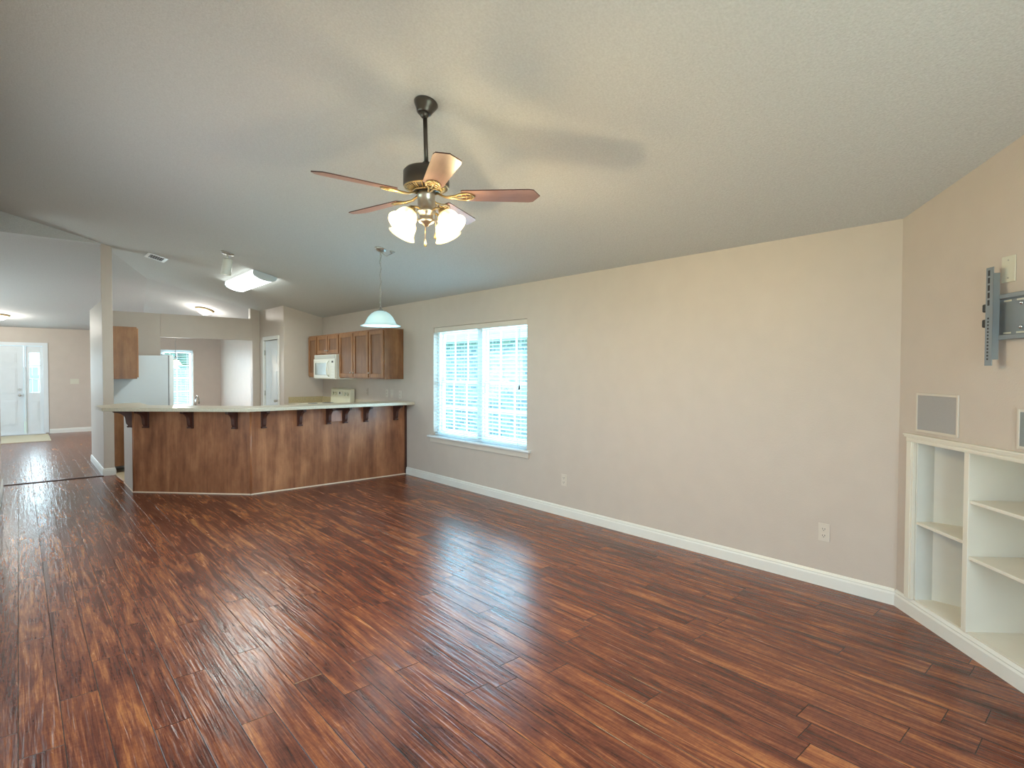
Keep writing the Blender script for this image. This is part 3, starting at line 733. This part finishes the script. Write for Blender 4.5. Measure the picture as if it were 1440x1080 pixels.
# ---- stove
sv = thing('stove', 'almond electric stove standing below the microwave', 'stove', (3.83, 8.98, 0))
b_ = MB(); b_.box(3.53, W - .01, 8.60, 9.36, 0.02, .905); b_.build('body', M['almond'], sv, bevel=0.004)
b_ = MB(); b_.box(3.50, 4.06, 8.595, 9.365, .905, .925); ctp = b_.build('cooktop', M['almond'], sv, bevel=0.004)
for (x, y, r_) in ((3.66, 8.78, .09), (3.66, 9.17, .075), (3.92, 8.78, .075), (3.92, 9.17, .09)):
    b_ = MB()
    for k_ in range(4): 
        rr = r_ * (k_ + 1) / 4; b_.tube([(x + rr * math.cos(a), y + rr * math.sin(a), .929) for a in [2 * PI * i / 24 for i in range(25)]], .003, 6)
    b_.build('burner_coil', M['gasket'], ctp)
b_ = MB(); pr = [(4.045, 8.600, .925), (4.06, 8.600, 1.155), (4.085, 8.600, 1.175), (4.13, 8.600, 1.175), (4.13, 8.600, .925)]
b_.prism(pr, (0, .76, 0)); bgd = b_.build('backguard', M['almond'], sv, bevel=0.006)
ndir = Vector((-1, 0, .065)).normalized()
for y in (8.70, 8.80, 9.16, 9.26):
    k = MB(); k.cyl(Vector((4.054, y, 1.085)), Vector((4.054, y, 1.085)) + ndir * .022, .021, 16, .017); k.build('control_knob', M['almond'], bgd)
    k = MB(); k.lathe([(0.028, 0), (0.028, .002), (0.025, .002), (.025, 0)], Vector((4.0535, y, 1.085)), ndir, 20); k.build('dial_ring', M['glass_dark'], bgd)
k = MB(); k.box(4.046, 4.058, 8.90, 9.06, 1.055, 1.12); k.build('clock_panel', M['micro'], bgd)
k = MB(); k.cyl((4.050, 8.98, 1.098), (4.042, 8.98, 1.098), .020, 16); k.build('clock', M['black'], bgd)
k = MB(); k.box(3.505, 3.53, 8.615, 9.345, .25, .86); od = k.build('oven_door', M['almond'], sv, bevel=0.005)
k = MB(); k.box(3.502, 3.506, 8.72, 9.24, .38, .68); k.build('oven_window', M['black'], od)
k = MB(); k.tube([(3.505, 8.66, .80), (3.47, 8.67, .80), (3.47, 9.29, .80), (3.505, 9.30, .80)], .012, 10); k.build('handle', M['almond'], od)

# ---- refrigerator (faces the kitchen, its side to the living room)
rf = thing('refrigerator', 'white refrigerator seen from its side past the column', 'refrigerator', (1.4, 10.45, 0))
b_ = MB(); b_.box(1.000, 1.735, 10.03, 10.88, 0.02, 1.695); b_.build('body', M['fridge'], rf, bevel=0.008)
b_ = MB(); b_.box(1.735, 1.748, 10.045, 10.865, 0.10, 1.69); b_.build('gasket', M['gasket'], rf)
for a, b in ((10.03, 10.36), (10.37, 10.88)):
    b_ = MB(); b_.box(1.748, 1.812, a, b, 0.09, 1.70); dd = b_.build('door', M['vinyl'], rf, bevel=0.012)
    yy = 10.345 if a < 10.2 else 10.385
    b_ = MB(); b_.tube([(1.812, yy, .75), (1.85, yy, .78), (1.85, yy, 1.42), (1.812, yy, 1.45)], .012, 10); b_.build('handle', M['vinyl'], dd)
b_ = MB(); b_.box(1.66, 1.80, 10.05, 10.12, 1.696, 1.718); b_.build('hinge_cover', M['fridge'], rf, bevel=0.004)

# ------------------------------------------------------------------ electrical plates
def plate(name, label, P, a, z, w_, h_, kind='outlet', m='taupe_plate', group=None, cat='outlet'):
    t = thing(name, label, cat, P(a, 0, z), group); T = lambda v: P(v.x, v.y, v.z)
    b = MB(); b.box(a - w_ / 2, a + w_ / 2, .0005, .006, z - h_ / 2, z + h_ / 2, T); b.build('plate', M[m], t, bevel=0.002)
    if kind == 'outlet':
        for dz in (.0225, -.0225):
            r = MB(); r.box(a - .016, a + .016, .006, .0085, z + dz - .014, z + dz + .014, T); rc = r.build('receptacle', M[m], t, bevel=0.002)
            s_ = MB(); s_.box(a - .009, a - .006, .0085, .0092, z + dz - .002, z + dz + .009, T); s_.box(a + .006, a + .009, .0085, .0092, z + dz - .002, z + dz + .007, T); s_.box(a - .0025, a + .0025, .0085, .0092, z + dz - .010, z + dz - .005, T)
            s_.build('slots', M['black'], rc)
    elif kind == 'blank':
        for dz in (.042, -.042):
            s_ = MB(); s_.cyl(P(a, .005, z + dz), P(a, .0075, z + dz), .004, 10); s_.build('screw', M['nickel'], t)
    else:
        n = kind
        for i in range(n):
            x = a + (i - (n - 1) / 2) * .046
            s_ = MB(); s_.box(x - .005, x + .005, .006, .014, z - .011, z + .011, T); s_.build('toggle', M[m], t, bevel=0.001)
    return t
PW_ = lambda a, o, z: Vector((W - o, a, z))
PD_ = lambda a, o, z: D((a, o, z))
PF_ = lambda a, o, z: Vector((a, YF - o, z))
plate('electrical_outlet', 'duplex outlet low on the long wall near the diagonal wall', PW_, 1.462, .371, .073, .122)
plate('electrical_outlet', 'duplex outlet low on the long wall right of the window', PW_, 3.912, .368, .073, .118)
plate('electrical_outlet', 'faint outlet above the worktop just right of the stove', PW_, 8.20, 1.14, .072, .115, m='wall')
plate('electrical_outlet', 'outlet above the worktop, left of the switch pair', PW_, 7.56, 1.135, .072, .118)
plate('light_switch', 'wall switch above the worktop, between two outlets', PW_, 7.41, 1.135, .072, .118, kind=1, cat='switch')
plate('electrical_outlet', 'outlet right of the switches, nearest the bar end', PW_, 7.17, 1.125, .072, .115)
plate('light_switch', 'cream three-gang switch plate on the front wall beside the sidelight', PF_, .99, 1.20, .165, .118, kind=3, m='cream_plate', cat='switch')
plate('blank_cover_plate', 'cream blank cover plate above the television bracket', PD_, .820, 1.970, .082, .125, kind='blank', m='cream_plate', cat='cover plate')

# ------------------------------------------------------------------ in-wall speakers
def speaker(label, t0, t1, z0, z1, gm, group):
    t = thing('wall_speaker', label, 'speaker', D(((t0 + t1) / 2, 0, z0)), group); T = lambda v: D((v.x, v.y, v.z))
    b = MB(); F = .014
    b.box(t0, t0 + F, .0005, .010, z0, z1, T); b.box(t1 - F, t1, .0005, .010, z0, z1, T); b.box(t0 + F, t1 - F, .0005, .010, z0, z0 + F, T); b.box(t0 + F, t1 - F, .0005, .010, z1 - F, z1, T)
    b.build('frame', M['spk_frame'], t, bevel=0.002)
    b = MB(); b.box(t0 + F, t1 - F, .0005, .0075, z0 + F, z1 - F, T); b.build('grille', M[gm], t)
sg = 'in-wall speakers above the shelves'
speaker('flat grey in-wall speaker above the left end of the shelves', .168, .515, 1.122, 1.352, 'grille', sg)
speaker('wide grey in-wall speaker centred above the shelves', .895, 1.405, 1.118, 1.305, 'grille2', sg)
speaker('grey in-wall speaker above the right end of the shelves', 1.785, 2.132, 1.122, 1.352, 'grille', sg)

# ------------------------------------------------------------------ TV wall mount
tv = thing('television_wall_mount', 'grey steel television bracket bolted to the diagonal wall', 'wall mount', D((1.15, 0, 1.74)))
TD = lambda v: D((v.x, v.y, v.z))
m0, m1 = .770, 1.53
b = MB(); b.box(m0, m1, .001, .006, 1.655, 1.835, TD); pl_ = b.build('wall_plate', M['mount'], tv)
for z0_, z1_ in ((1.828, 1.850), (1.632, 1.655)):
    b = MB(); b.box(m0 - .03, m1 + .03, .001, .034, z0_, z1_, TD); b.build('rail', M['mount'], tv, bevel=0.003)
b = MB()
for zz in (1.818, 1.664):
    a = m0 + .03
    while a < m1 - .05:
        b.box(a, a + .045, .006, .0068, zz - .004, zz + .004, TD); a += .075
b.build('slots', M['cream_plate'], pl_)
for a in (.905, 1.15, 1.395):
    for zz in (1.800, 1.688):
        b = MB(); b.sphere(D((a, .009, zz)), .010, 12); b.build('bolt', M['chrome'], tv)
for s_, c0 in ((1, .760), (-1, 1.54)):
    b = MB(); x0_, x1_ = (c0, c0 + .046) if s_ > 0 else (c0 - .046, c0)
    ZB, ZTp = 1.507, 1.985
    b.box(x0_, x1_, .058, .062, ZB, ZTp, TD)                     # front web
    b.box(x1_ - .004 if s_ > 0 else x0_, x1_ if s_ > 0 else x0_ + .004, .030, .062, ZB + .03, ZTp - .03, TD)
    b.box(x0_ if s_ > 0 else x1_ - .004, x0_ + .004 if s_ > 0 else x1_, .030, .062, ZB + .08, ZTp - .20, TD)
    arm = b.build('bracket_arm', M['mount'], tv, bevel=0.0015)
    b = MB()
    cx = (x0_ + x1_) / 2 - .004 * s_
    for i in range(5): b.box(cx - .0065, cx + .0065, .062, .0625, 1.80 + i * .036, 1.827 + i * .036, TD)
    for i in range(13): b.box(cx - .005, cx + .005, .062, .0625, 1.535 + i * .0165, 1.544 + i * .0165, TD)
    b.build('slots', M['mount_dark'], arm)
    for zz in (1.79, 1.715):
        b = MB(); ka = x0_ - .012 if s_ > 0 else x1_ + .012
        b.box(min(ka - .014 * s_, ka + .012 * s_), max(ka - .014 * s_, ka + .012 * s_), .030, .060, zz - .020, zz + .020, TD); b.build('knob', M['black'], tv, bevel=0.006)
    for zz in (1.842, 1.652):
        b = MB(); ka = x0_ if s_ > 0 else x1_
        b.prism([D((ka, .03, zz - .008)), D((ka - .022 * s_, .04, zz)), D((ka, .05, zz + .008))], tuple(DT * .003)); b.build('hook', M['mount'], tv)

# ------------------------------------------------------------------ built-in shelves
bk = thing('built_in_bookshelf', 'cream built-in bookshelf recessed low in the diagonal wall', 'bookshelf', D((1.15, 0, BZ0)))
fr = MB()
b0, b1 = .105, 2.195
fr.box(b0, .170, .0005, .020, BZ0, 1.055, TD); fr.box(2.130, b1, .0005, .020, BZ0, 1.055, TD)
fr.box(b0, b1, .0005, .022, 1.055, 1.083, TD); fr.box(b0 - .008, b1 + .008, .0005, .030, 1.083, 1.094, TD); fr.box(b0 - .012, b1 + .012, .0005, .036, 1.094, 1.104, TD)
fr.box(b0 + .012, .158, .020, .026, BZ0, 1.055, TD); fr.box(b0 + .02, b1 - .02, .022, .027, 1.062, 1.076, TD)
fr.build('face_frame', M['shelf'], bk, bevel=0.002)
DEP = .42
for a in (.565, 1.700):
    b = MB(); b.box(a, a + .035, -DEP, .008, BZ0, 1.055, TD); b.build('divider', M['shelf'], bk, bevel=0.002)
def zpoly(mb, pts, z0, z1): mb.prism([D((p[0], p[1], z0)) for p in pts], (0, 0, z1 - z0))
left = [(.170, 0), (.565, 0), (.565, -.42), (.53, -.42), (.170, -.10)]
lft = [(.170, 0.0), (.565, 0.0), (.565, -.36), (.42, -.36), (.170, -.10)]
rgt = [(2.3 - x, y) for x, y in lft][::-1]
mid = [(.600, 0), (1.700, 0), (1.700, -DEP), (.600, -DEP)]
b = MB()
for bay in (lft, mid, rgt): zpoly(b, bay, BZ0 - .02, BZ0 + .006)
b.build('bottom', M['shelf'], bk)
b = MB()
for bay in (lft, mid, rgt): zpoly(b, bay, 1.056, 1.075)
b.build('top', M['shelf'], bk)
b = MB()
def wallseg(p, q, th=.012):
    P_ = Vector((p[0], p[1], 0)); Q_ = Vector((q[0], q[1], 0)); d = (Q_ - P_).normalized(); n = Vector((d.y, -d.x, 0)) * th
    b.prism([D((v.x, v.y, BZ0)) for v in (P_, Q_, Q_ - n, P_ - n)], (0, 0, .955))
wallseg((.170, 0), (.170, -.10)); wallseg((.170, -.10), (.42, -.36)); wallseg((.42, -.36), (.565, -.36))
wallseg((.600, -DEP), (1.700, -DEP))
wallseg((1.735, -.36), (1.88, -.36)); wallseg((1.88, -.36), (2.13, -.10)); wallseg((2.13, -.10), (2.13, 0))
b.build('back', M['shelf_back'], bk)
def shelf(bay, z):
    b = MB(); zpoly(b, bay, z - .009, z + .009); b.build('shelf', M['shelf'], bk, bevel=0.003)
shelf(lft, .572); shelf(mid, .797); shelf(mid, .502); shelf(rgt, .572)

# ------------------------------------------------------------------ ceiling fan
FXc, FYc = 1.765, 2.755
fan = thing('ceiling_fan', 'five-blade pewter ceiling fan with four lit bell shades', 'ceiling fan', (FXc, FYc, 2.48))
cn = Vector((SL, 0, 1)).normalized()                     # up normal of the sloping ceiling
cz_ = ceil(FXc)
b = MB(); b.lathe([(0.0, 0.0), (.066, 0), (.069, -.007), (.062, -.022), (.048, -.046), (.042, -.064), (.034, -.070), (0, -.070)], (FXc, FYc, cz_), cn, 36); b.build('canopy', M['pewter'], fan)
b = MB(); b.sphere((FXc - .012, FYc, cz_ - .066), .028, 20); b.cyl((FXc - .008, FYc, cz_ - .09), (FXc, FYc, 2.645), .0125, 16); b.cyl((FXc, FYc, 2.625), (FXc, FYc, 2.665), .022, 16); b.build('downrod', M['pewter'], fan)
b = MB(); b.lathe([(0, 2.632), (.075, 2.632), (.118, 2.622), (.130, 2.608), (.131, 2.530), (.124, 2.518), (.085, 2.508), (.06, 2.500), (0, 2.5)][::-1], (FXc, FYc, 0), (0, 0, 1), 48); mh = b.build('motor_housing', M['pewter'], fan)
b = MB()                                                  # pierced brass vent ring below the motor
for i in range(40):
    a = 2 * PI * i / 40
    if i % 8 in (0,): continue
    c, s_ = math.cos(a), math.sin(a)
    b.tube([(FXc + c * .075, FYc + s_ * .075, 2.500), (FXc + c * .122, FYc + s_ * .122, 2.520)], .0032, 6)
for r_, zz in ((.074, 2.500), (.124, 2.521)): b.tube([(FXc + r_ * math.cos(2 * PI * i / 48), FYc + r_ * math.sin(2 * PI * i / 48), zz) for i in range(49)], .0045, 8)
b.build('vent_ring', M['brass'], mh)
b = MB(); b.lathe([(0, 2.505), (.050, 2.503), (.052, 2.470), (.050, 2.468), (.050, 2.395), (.056, 2.390), (.056, 2.380), (.040, 2.370), (.036, 2.345), (.050, 2.338), (.040, 2.322), (.018, 2.312), (.010, 2.300), (0, 2.298)][::-1], (FXc, FYc, 0), (0, 0, 1), 36); b.build('switch_housing', M['nickel'], fan)
R_ = .655
def blade_at(ang):
    a = math.radians(ang); u = Vector((math.cos(a), math.sin(a), 0)); v = Vector((-math.sin(a), math.cos(a), 0))
    pitch = math.radians(-12)
    vv = v * math.cos(pitch) + Vector((0, 0, math.sin(pitch)))
    nn = u.cross(vv)
    base = Vector((FXc, FYc, 2.478))
    out = [(.200, -.050), (.215, -.056), (.585, -.070), (.612, -.064), (.650, 0.0), (.612, .064), (.585, .070), (.215, .056), (.200, .050)]
    P_ = lambda r, w__, h=0: base + u * r + vv * w__ + nn * h
    b = MB()
    n = len(out); vs = [P_(r, w__, -.003) for r, w__ in out] + [P_(r, w__, .003) for r, w__ in out]
    b.cur = 0; b.add(vs, [tuple(range(n))[::-1], tuple(range(n, 2 * n))]); b.cur = 1
    o = 0
    b.add(vs, [(i, (i + 1) % n, n + (i + 1) % n, n + i) for i in range(n)])
    # blade mesh is stored along its own x axis so that its grain follows it
    me_o = b.build('blade', [M['blade'], M['blade_edge']], fan, loc=base)
    me = me_o.data; R = Matrix((u, vv, nn)).to_3x3()
    for x in me.vertices: x.co = R @ x.co
    me_o.rotation_euler = R.transposed().to_euler()
    for i_, (h) in enumerate((0,)):
        k = MB()
        for s_ in (-1, 1):
            k.tube([base + u * .055 + Vector((0, 0, .015)), base + u * .11 + v * (s_ * .006) + Vector((0, 0, -.010)), P_(.165, s_ * .014, -.010), P_(.195, s_ * .034, -.009), P_(.235, s_ * .036, -.008), P_(.262, s_ * .022, -.007), P_(.275, 0, -.007)], .0055, 8)
        k.tube([P_(.165, 0, -.010), P_(.275, 0, -.007)], .0045, 8)
        for q in (.200, .225, .250): k.tube([P_(q, -.034, -.008), P_(q + .008, 0, -.009), P_(q, .034, -.008)], .0035, 6)
        k.box(-.004, .004, -.004, .004, 0, 0, None) if False else None
        ko = k.build('blade_iron', M['brass'], fan)
for k_ in range(5): blade_at(-113 + 72 * k_)
def shade_at(ang, i):
    a = math.radians(ang); u = Vector((math.cos(a), math.sin(a), 0)); z = Vector((0, 0, 1))
    c = Vector((FXc, FYc, 0))
    arm_pts = [c + u * .040 + z * 2.385, c + u * .075 + z * 2.395, c + u * .105 + z * 2.388, c + u * .120 + z * 2.370]
    k = MB(); k.tube(arm_pts, .007, 10); 
    ax = (u * .62 - z * .785).normalized(); s0 = arm_pts[-1] - ax * .01
    k.lathe([(0, -.002), (.020, 0), (.024, .012), (.024, .032), (.030, .038)], s0, ax, 24); sa = k.build('lamp_arm', M['brass'], fan)
    k = MB()
    prof = [(.027, .030), (.036, .036), (.050, .050), (.058, .068), (.061, .088), (.065, .105), (.073, .120), (.082, .129), (.080, .130), (.070, .122), (.062, .106), (.058, .088), (.055, .068), (.047, .051), (.030, .036)]
    k.lathe(prof, s0, ax, 36); k.build('lamp_shade', M['shade_warm'], fan)
    k = MB(); k.lathe([(0.010, .03), (.013, .045), (.026, .070), (.029, .085), (.024, .102), (.010, .112), (0, .113)], s0, ax, 20); k.build('bulb', M['bulb_warm'], fan)
    p = s0 + ax * .122
    point('fan_lamp_%d' % i, p, 30, WARM, .03)
for i, an in enumerate((15, 105, 195, 285)): shade_at(an, i)
# pull chains, seen just left and right of the centre
rc = Vector((rt.x, rt.y, 0)).normalized()
for s_, zl in ((-.006, 2.205), (.052, 2.250)):
    p = Vector((FXc, FYc, 0)) + rc * s_
    k = MB(); k.cyl(p + Vector((0, 0, zl + .02)), p + Vector((0, 0, 2.33 if abs(s_) < .02 else 2.385)), .0016, 8); pc = k.build('pull_chain', M['brass'], fan)
    k = MB(); k.lathe([(0, -.022), (.007, -.018), (.0075, -.004), (.004, .008), (.002, .022)], p + Vector((0, 0, zl)), (0, 0, 1), 14); k.build('fob', M['brass'], pc)

# ------------------------------------------------------------------ pendants
def pendant(x, y, ztop, zrim, rad, label, mshade, mbulb, power, col, hook=None):
    t = thing('pendant_lamp', label, 'lamp', (x, y, zrim))
    b = MB(); b.lathe([(0, 0), (.062, 0), (.060, -.010), (.040, -.022), (.012, -.034), (0, -.034)], (x, y, ztop), cn, 28); b.build('canopy', M['nickel'], t)
    if hook:
        hz = ceil(x + hook[0]) if hook[2] is None else hook[2]
        b = MB(); hx, hy = x + hook[0], y + hook[1]
        b.lathe([(0, 0), (.030, 0), (.020, -.012), (0, -.014)], (hx, hy, hz), cn, 20)
        b.tube([(x, y, ztop - .03), ((x + hx) / 2, (y + hy) / 2, ztop - .075), (hx, hy, hz - .015)], .004, 8); b.build('swag_hook', M['nickel'], t)
    zt = zrim + .205; z = ztop - .03; n = 0
    ch = MB()
    while z > zt + .02:
        pts = []; u = Vector((1, 0, 0)) if n % 2 else Vector((0, 1, 0))
        for i in range(13):
            a = 2 * PI * i / 12; pts.append(Vector((x, y, z - .016)) + u * (.0075 * math.cos(a)) + Vector((0, 0, .018 * math.sin(a))))
        ch.tube(pts, .0022, 6); z -= .030; n += 1
    ch.build('chain', M['nickel'], t)
    c_ = MB(); c_.tube([(x + .010 * math.sin(i * .9), y + .010 * math.cos(i * .9), ztop - .03 - (ztop - .03 - zt) * i / 30) for i in range(31)], .0028, 6); c_.build('cord', M['chain_cord'], t)
    b = MB(); b.lathe([(0, .050), (.010, .048), (.012, .030), (.026, .022), (.034, .006), (.040, 0), (0, 0)][::-1], (x, y, zrim + .150), (0, 0, 1), 24); b.build('cap', M['nickel'], t)
    k = rad / .205
    prof = [(.030, .158), (.060, .150), (.095, .128), (.125, .095), (.147, .055), (.160, .025), (.180, .010), (.205, .003), (.204, -.002), (.180, .004), (.158, .017), (.143, .050), (.121, .090), (.092, .122), (.058, .144), (.030, .152)]
    b = MB(); b.lathe([(r * k, z_ * (1 if k > .7 else .75)) for r, z_ in prof], (x, y, zrim), (0, 0, 1), 48); b.build('shade', M[mshade], t)
    b = MB(); b.sphere((x, y, zrim + .075), .030, 16, (1, 1, 1.2)); b.build('bulb', M[mbulb], t)
    point('pendant_light', (x, y, zrim - .01), power, col, .05)
    return t
pendant(2.847, 5.321, ceil(2.847), 1.940, .205, 'white glass dome pendant hanging on a chain before the bar', 'shade_cool', 'bulb_cool', 5, (.85, .97, 1.0), hook=(.105, -.06, None))
pendant(2.60, 14.2, fz(14.2) if False else E0 + max(0, SL * (W - 2.60) - GP * (14.2 - YC)), 1.585, .14, 'small lit pendant in the dining room before the far window', 'dome', 'bulb_warm', 44, (1.0, .9, .72))

# ------------------------------------------------------------------ other ceiling fixtures
def on_ceiling(a, o, z, cx, cy):
    """a along +x down the slope, o along y, z below the ceiling"""
    s = Vector((1, 0, -SL)).normalized(); n = Vector((SL, 0, 1)).normalized()
    return Vector((cx, cy, ceil(cx))) + s * a + Vector((0, o, 0)) - n * z
# fluorescent cloud light, long axis along y
fx, fy = 2.570, 8.78
kl = thing('fluorescent_ceiling_light', 'glowing curved fluorescent light on the kitchen ceiling', 'ceiling light', (fx, fy, ceil(fx)))
prof = [(-.155, .004), (-.150, .050), (-.120, .075), (-.06, .090), (0, .094), (.06, .090), (.120, .075), (.150, .050), (.155, .004)]
b = MB(); P_ = [on_ceiling(a, -.68, z, fx, fy) for a, z in prof]
b.prism(P_, (0, 1.36, 0)); b.build('diffuser', M['diffuser'], kl)
for y0_ in (-.725, .68):
    b = MB(); P_ = [on_ceiling(a * 1.04, y0_, z * 1.04, fx, fy) for a, z in prof]; b.prism(P_, (0, .045, 0)); b.build('end_cap', M['fridge'], kl, bevel=0.004)
lx = area('fluorescent_tube_light', on_ceiling(0, 0, .115, fx, fy), (0, math.atan(SL), 0), .28, 1.3, 32, (.92, 1.0, .95))
for s_ in (-1, 1):
    area('fluorescent_side_light', on_ceiling(.175 * s_, 0, .05, fx, fy), (0, math.atan(SL) - s_ * math.radians(78), 0), .07, 1.3, 1.0, (.90, 1.0, .93))
# spotlight
sx, sy = 1.99, 7.70
sp_ = thing('ceiling_spotlight', 'white cylinder spotlight on a small ceiling base', 'spotlight', (sx, sy, ceil(sx)))
b = MB(); b.lathe([(0, 0), (.080, 0), (.078, -.012), (.040, -.020), (0, -.020)], (sx, sy, ceil(sx)), cn, 28); b.build('base', M['nickel'], sp_)
b = MB(); b.tube([(sx, sy, ceil(sx) - .018), (sx + .003, sy, ceil(sx) - .055), (sx + .002, sy + .005, ceil(sx) - .075)], .008, 10); b.build('stem', M['white_plastic'], sp_)
ax = Vector((-.12, .10, -1)).normalized(); o_ = Vector((sx + .01, sy, ceil(sx) - .070))
b = MB(); b.lathe([(0, 0), (.050, .002), (.056, .010), (.060, .205), (.056, .205), (.052, .190)], o_, ax, 28); b.build('lamp_head', M['white_plastic'], sp_)
b = MB(); b.lathe([(0, .190), (.053, .190), (.053, .198), (0, .200)], o_, ax, 24); b.build('lamp_face', M['spot_face'], sp_)
l = bpy.data.lights.new('spot_light', 'SPOT'); l.energy = 14; l.color = (1, .9, .7); l.spot_size = 1.6; l.spot_blend = .6; l.shadow_soft_size = .03
lo = bpy.data.objects.new('spot_light', l); lo.location = o_ + ax * .22; lo.rotation_euler = ax.to_track_quat('-Z', 'Y').to_euler(); C.objects.link(lo)
# vent
vx, vy = 1.485, 9.32
vt = thing('ceiling_vent', 'small white ceiling vent with dark louvres near the column', 'vent', (vx, vy, ceil(vx)))
TV = lambda v: on_ceiling(v.x, v.y, -v.z, vx, vy)
b = MB()
b.box(-.125, -.085, -.17, .17, -.010, -.001, TV); b.box(.085, .125, -.17, .17, -.010, -.001, TV); b.box(-.085, .085, -.17, -.125, -.010, -.001, TV); b.box(-.085, .085, .125, .17, -.010, -.001, TV)
b.build('frame', M['vinyl'], vt, bevel=0.002)
b = MB(); b.box(-.085, .085, -.125, .125, -.003, -.001, TV); b.build('backing', M['mount_dark'], vt)
b = MB()
for i in range(6): b.box(-.080 + i * .028, -.066 + i * .028, -.125, .125, -.009, -.004, TV)
b.build('louvres', M['gasket'], vt)
# flush mount domes
def dome(x, y, z, n, label, power):
    t = thing('flush_mount_light', label, 'ceiling light', (x, y, z))
    b = MB(); b.lathe([(0, 0), (.165, 0), (.170, -.012), (.160, -.028), (.150, -.030)], (x, y, z), n, 36); b.build('base_ring', M['brass'], t)
    b = MB(); b.lathe([(0, -.105), (.05, -.098), (.10, -.075), (.135, -.045), (.150, -.022)], (x, y, z), n, 36); b.build('dome', M['dome'], t)
    b = MB(); b.sphere(Vector((x, y, z)) - Vector(n) * .112, .010, 12); b.build('finial', M['brass'], t)
    point('dome_light', Vector((x, y, z)) - Vector(n) * .17, power, (1.0, .95, .86), .08)
dome(2.777, 12.36, E0 + SL * (W - 2.777) - GP * (12.36 - YC), Vector((SL, GP, 1)).normalized(), 'lit dome ceiling light seen above the kitchen partition', 20)
n2_ = Vector((0, (HZ - 2.42) / (YF - YT), 1)).normalized()
dome(-.285, 15.4, fz(15.4), n2_, 'lit dome ceiling light near the front door', 26)

# ------------------------------------------------------------------ entry mat
b = MB(); b.box(-1.2, .49, 15.02, 16.60, 0.0005, .010); tag(b.build('entry_mat', M['mat'], bevel=0.003), 'beige entry mat lying before the white front door', 'mat')

# ------------------------------------------------------------------ outside
b = MB(); b.box(-20, 0 - 3, -15, 40, -.5, -.122); b.box(-3, 4.5, 17.1, 40, -.5, -.12); b.box(4.45, 30, -15, 40, -.5, -.12); b.box(-3, 4.5, -15, -.9, -.5, -.12)
lw = b.build('lawn', M['lawn']); lw['kind'] = 'stuff'; lw['label'] = 'pale yellow-green grass outside the windows'; lw['category'] = 'grass'
nh = thing('neighbouring_house', 'grey brick house with pale eaves outside the living room window', 'house', (7.6, 7.5, -.12))
b = MB(); b.box(7.5, 7.7, -2, 12.6, -.12, 2.10); b.build('brick_wall', M['brick'], nh)
b = MB(); b.box(7.15, 7.7, -2.2, 12.7, 2.10, 2.14); b.box(7.12, 7.17, -2.2, 12.7, 2.02 + .08, 2.34); b.build('eave', M['siding'], nh)
b = MB(); b.prism([(7.10, -2.2, 2.34), (9.5, -2.2, 3.5), (9.5, -2.2, 3.4), (7.14, -2.2, 2.28)], (0, 14.9, 0)); b.build('roof', M['siding'], nh)
fn = thing('wooden_fence', 'grey board fence beyond the far dining window', 'fence', (6, 23, -.12))
b = MB(); x = -2
while x < 13:
    b.box(x, x + .135, 23, 23.02, -.12, 1.55); x += .145
b.build('boards', M['fence'], fn)
b = MB(); b.box(-2, 13, 23.02, 23.06, .2, .3); b.box(-2, 13, 23.02, 23.06, 1.2, 1.3); b.build('rails', M['fence'], fn)
def tree(x, y, h, r, label):
    t = thing('tree', label, 'tree', (x, y, -.12)); b = MB(); b.tube([(x, y, -.10), (x + .1, y, h * .3), (x, y + .1, h * .7)], [.16, .13, .07], 10); b.build('trunk', M['trunk'], t)
    b = MB()
    for i in range(26):
        a = random.random() * 6.28; rr = r * random.random() ** .5; zz = .3 + h * (.35 + .6 * random.random()); s_ = .45 + .5 * random.random()
        c = Vector((x + rr * math.cos(a), y + rr * math.sin(a), zz)); n0 = len(b.v)
        b.sphere(c, s_, 12)
        for q in range(n0, len(b.v)):
            v = Vector(b.v[q]); b.v[q] = tuple(c + (v - c) * (.8 + .4 * random.random()))
    b.build('crown', M['leaf'], t)
tree(4.3, 27.5, 5.0, 1.9, 'dark green tree behind the fence, left one')
tree(7.8, 31.5, 5.5, 2.0, 'dark green tree behind the fence, right one')
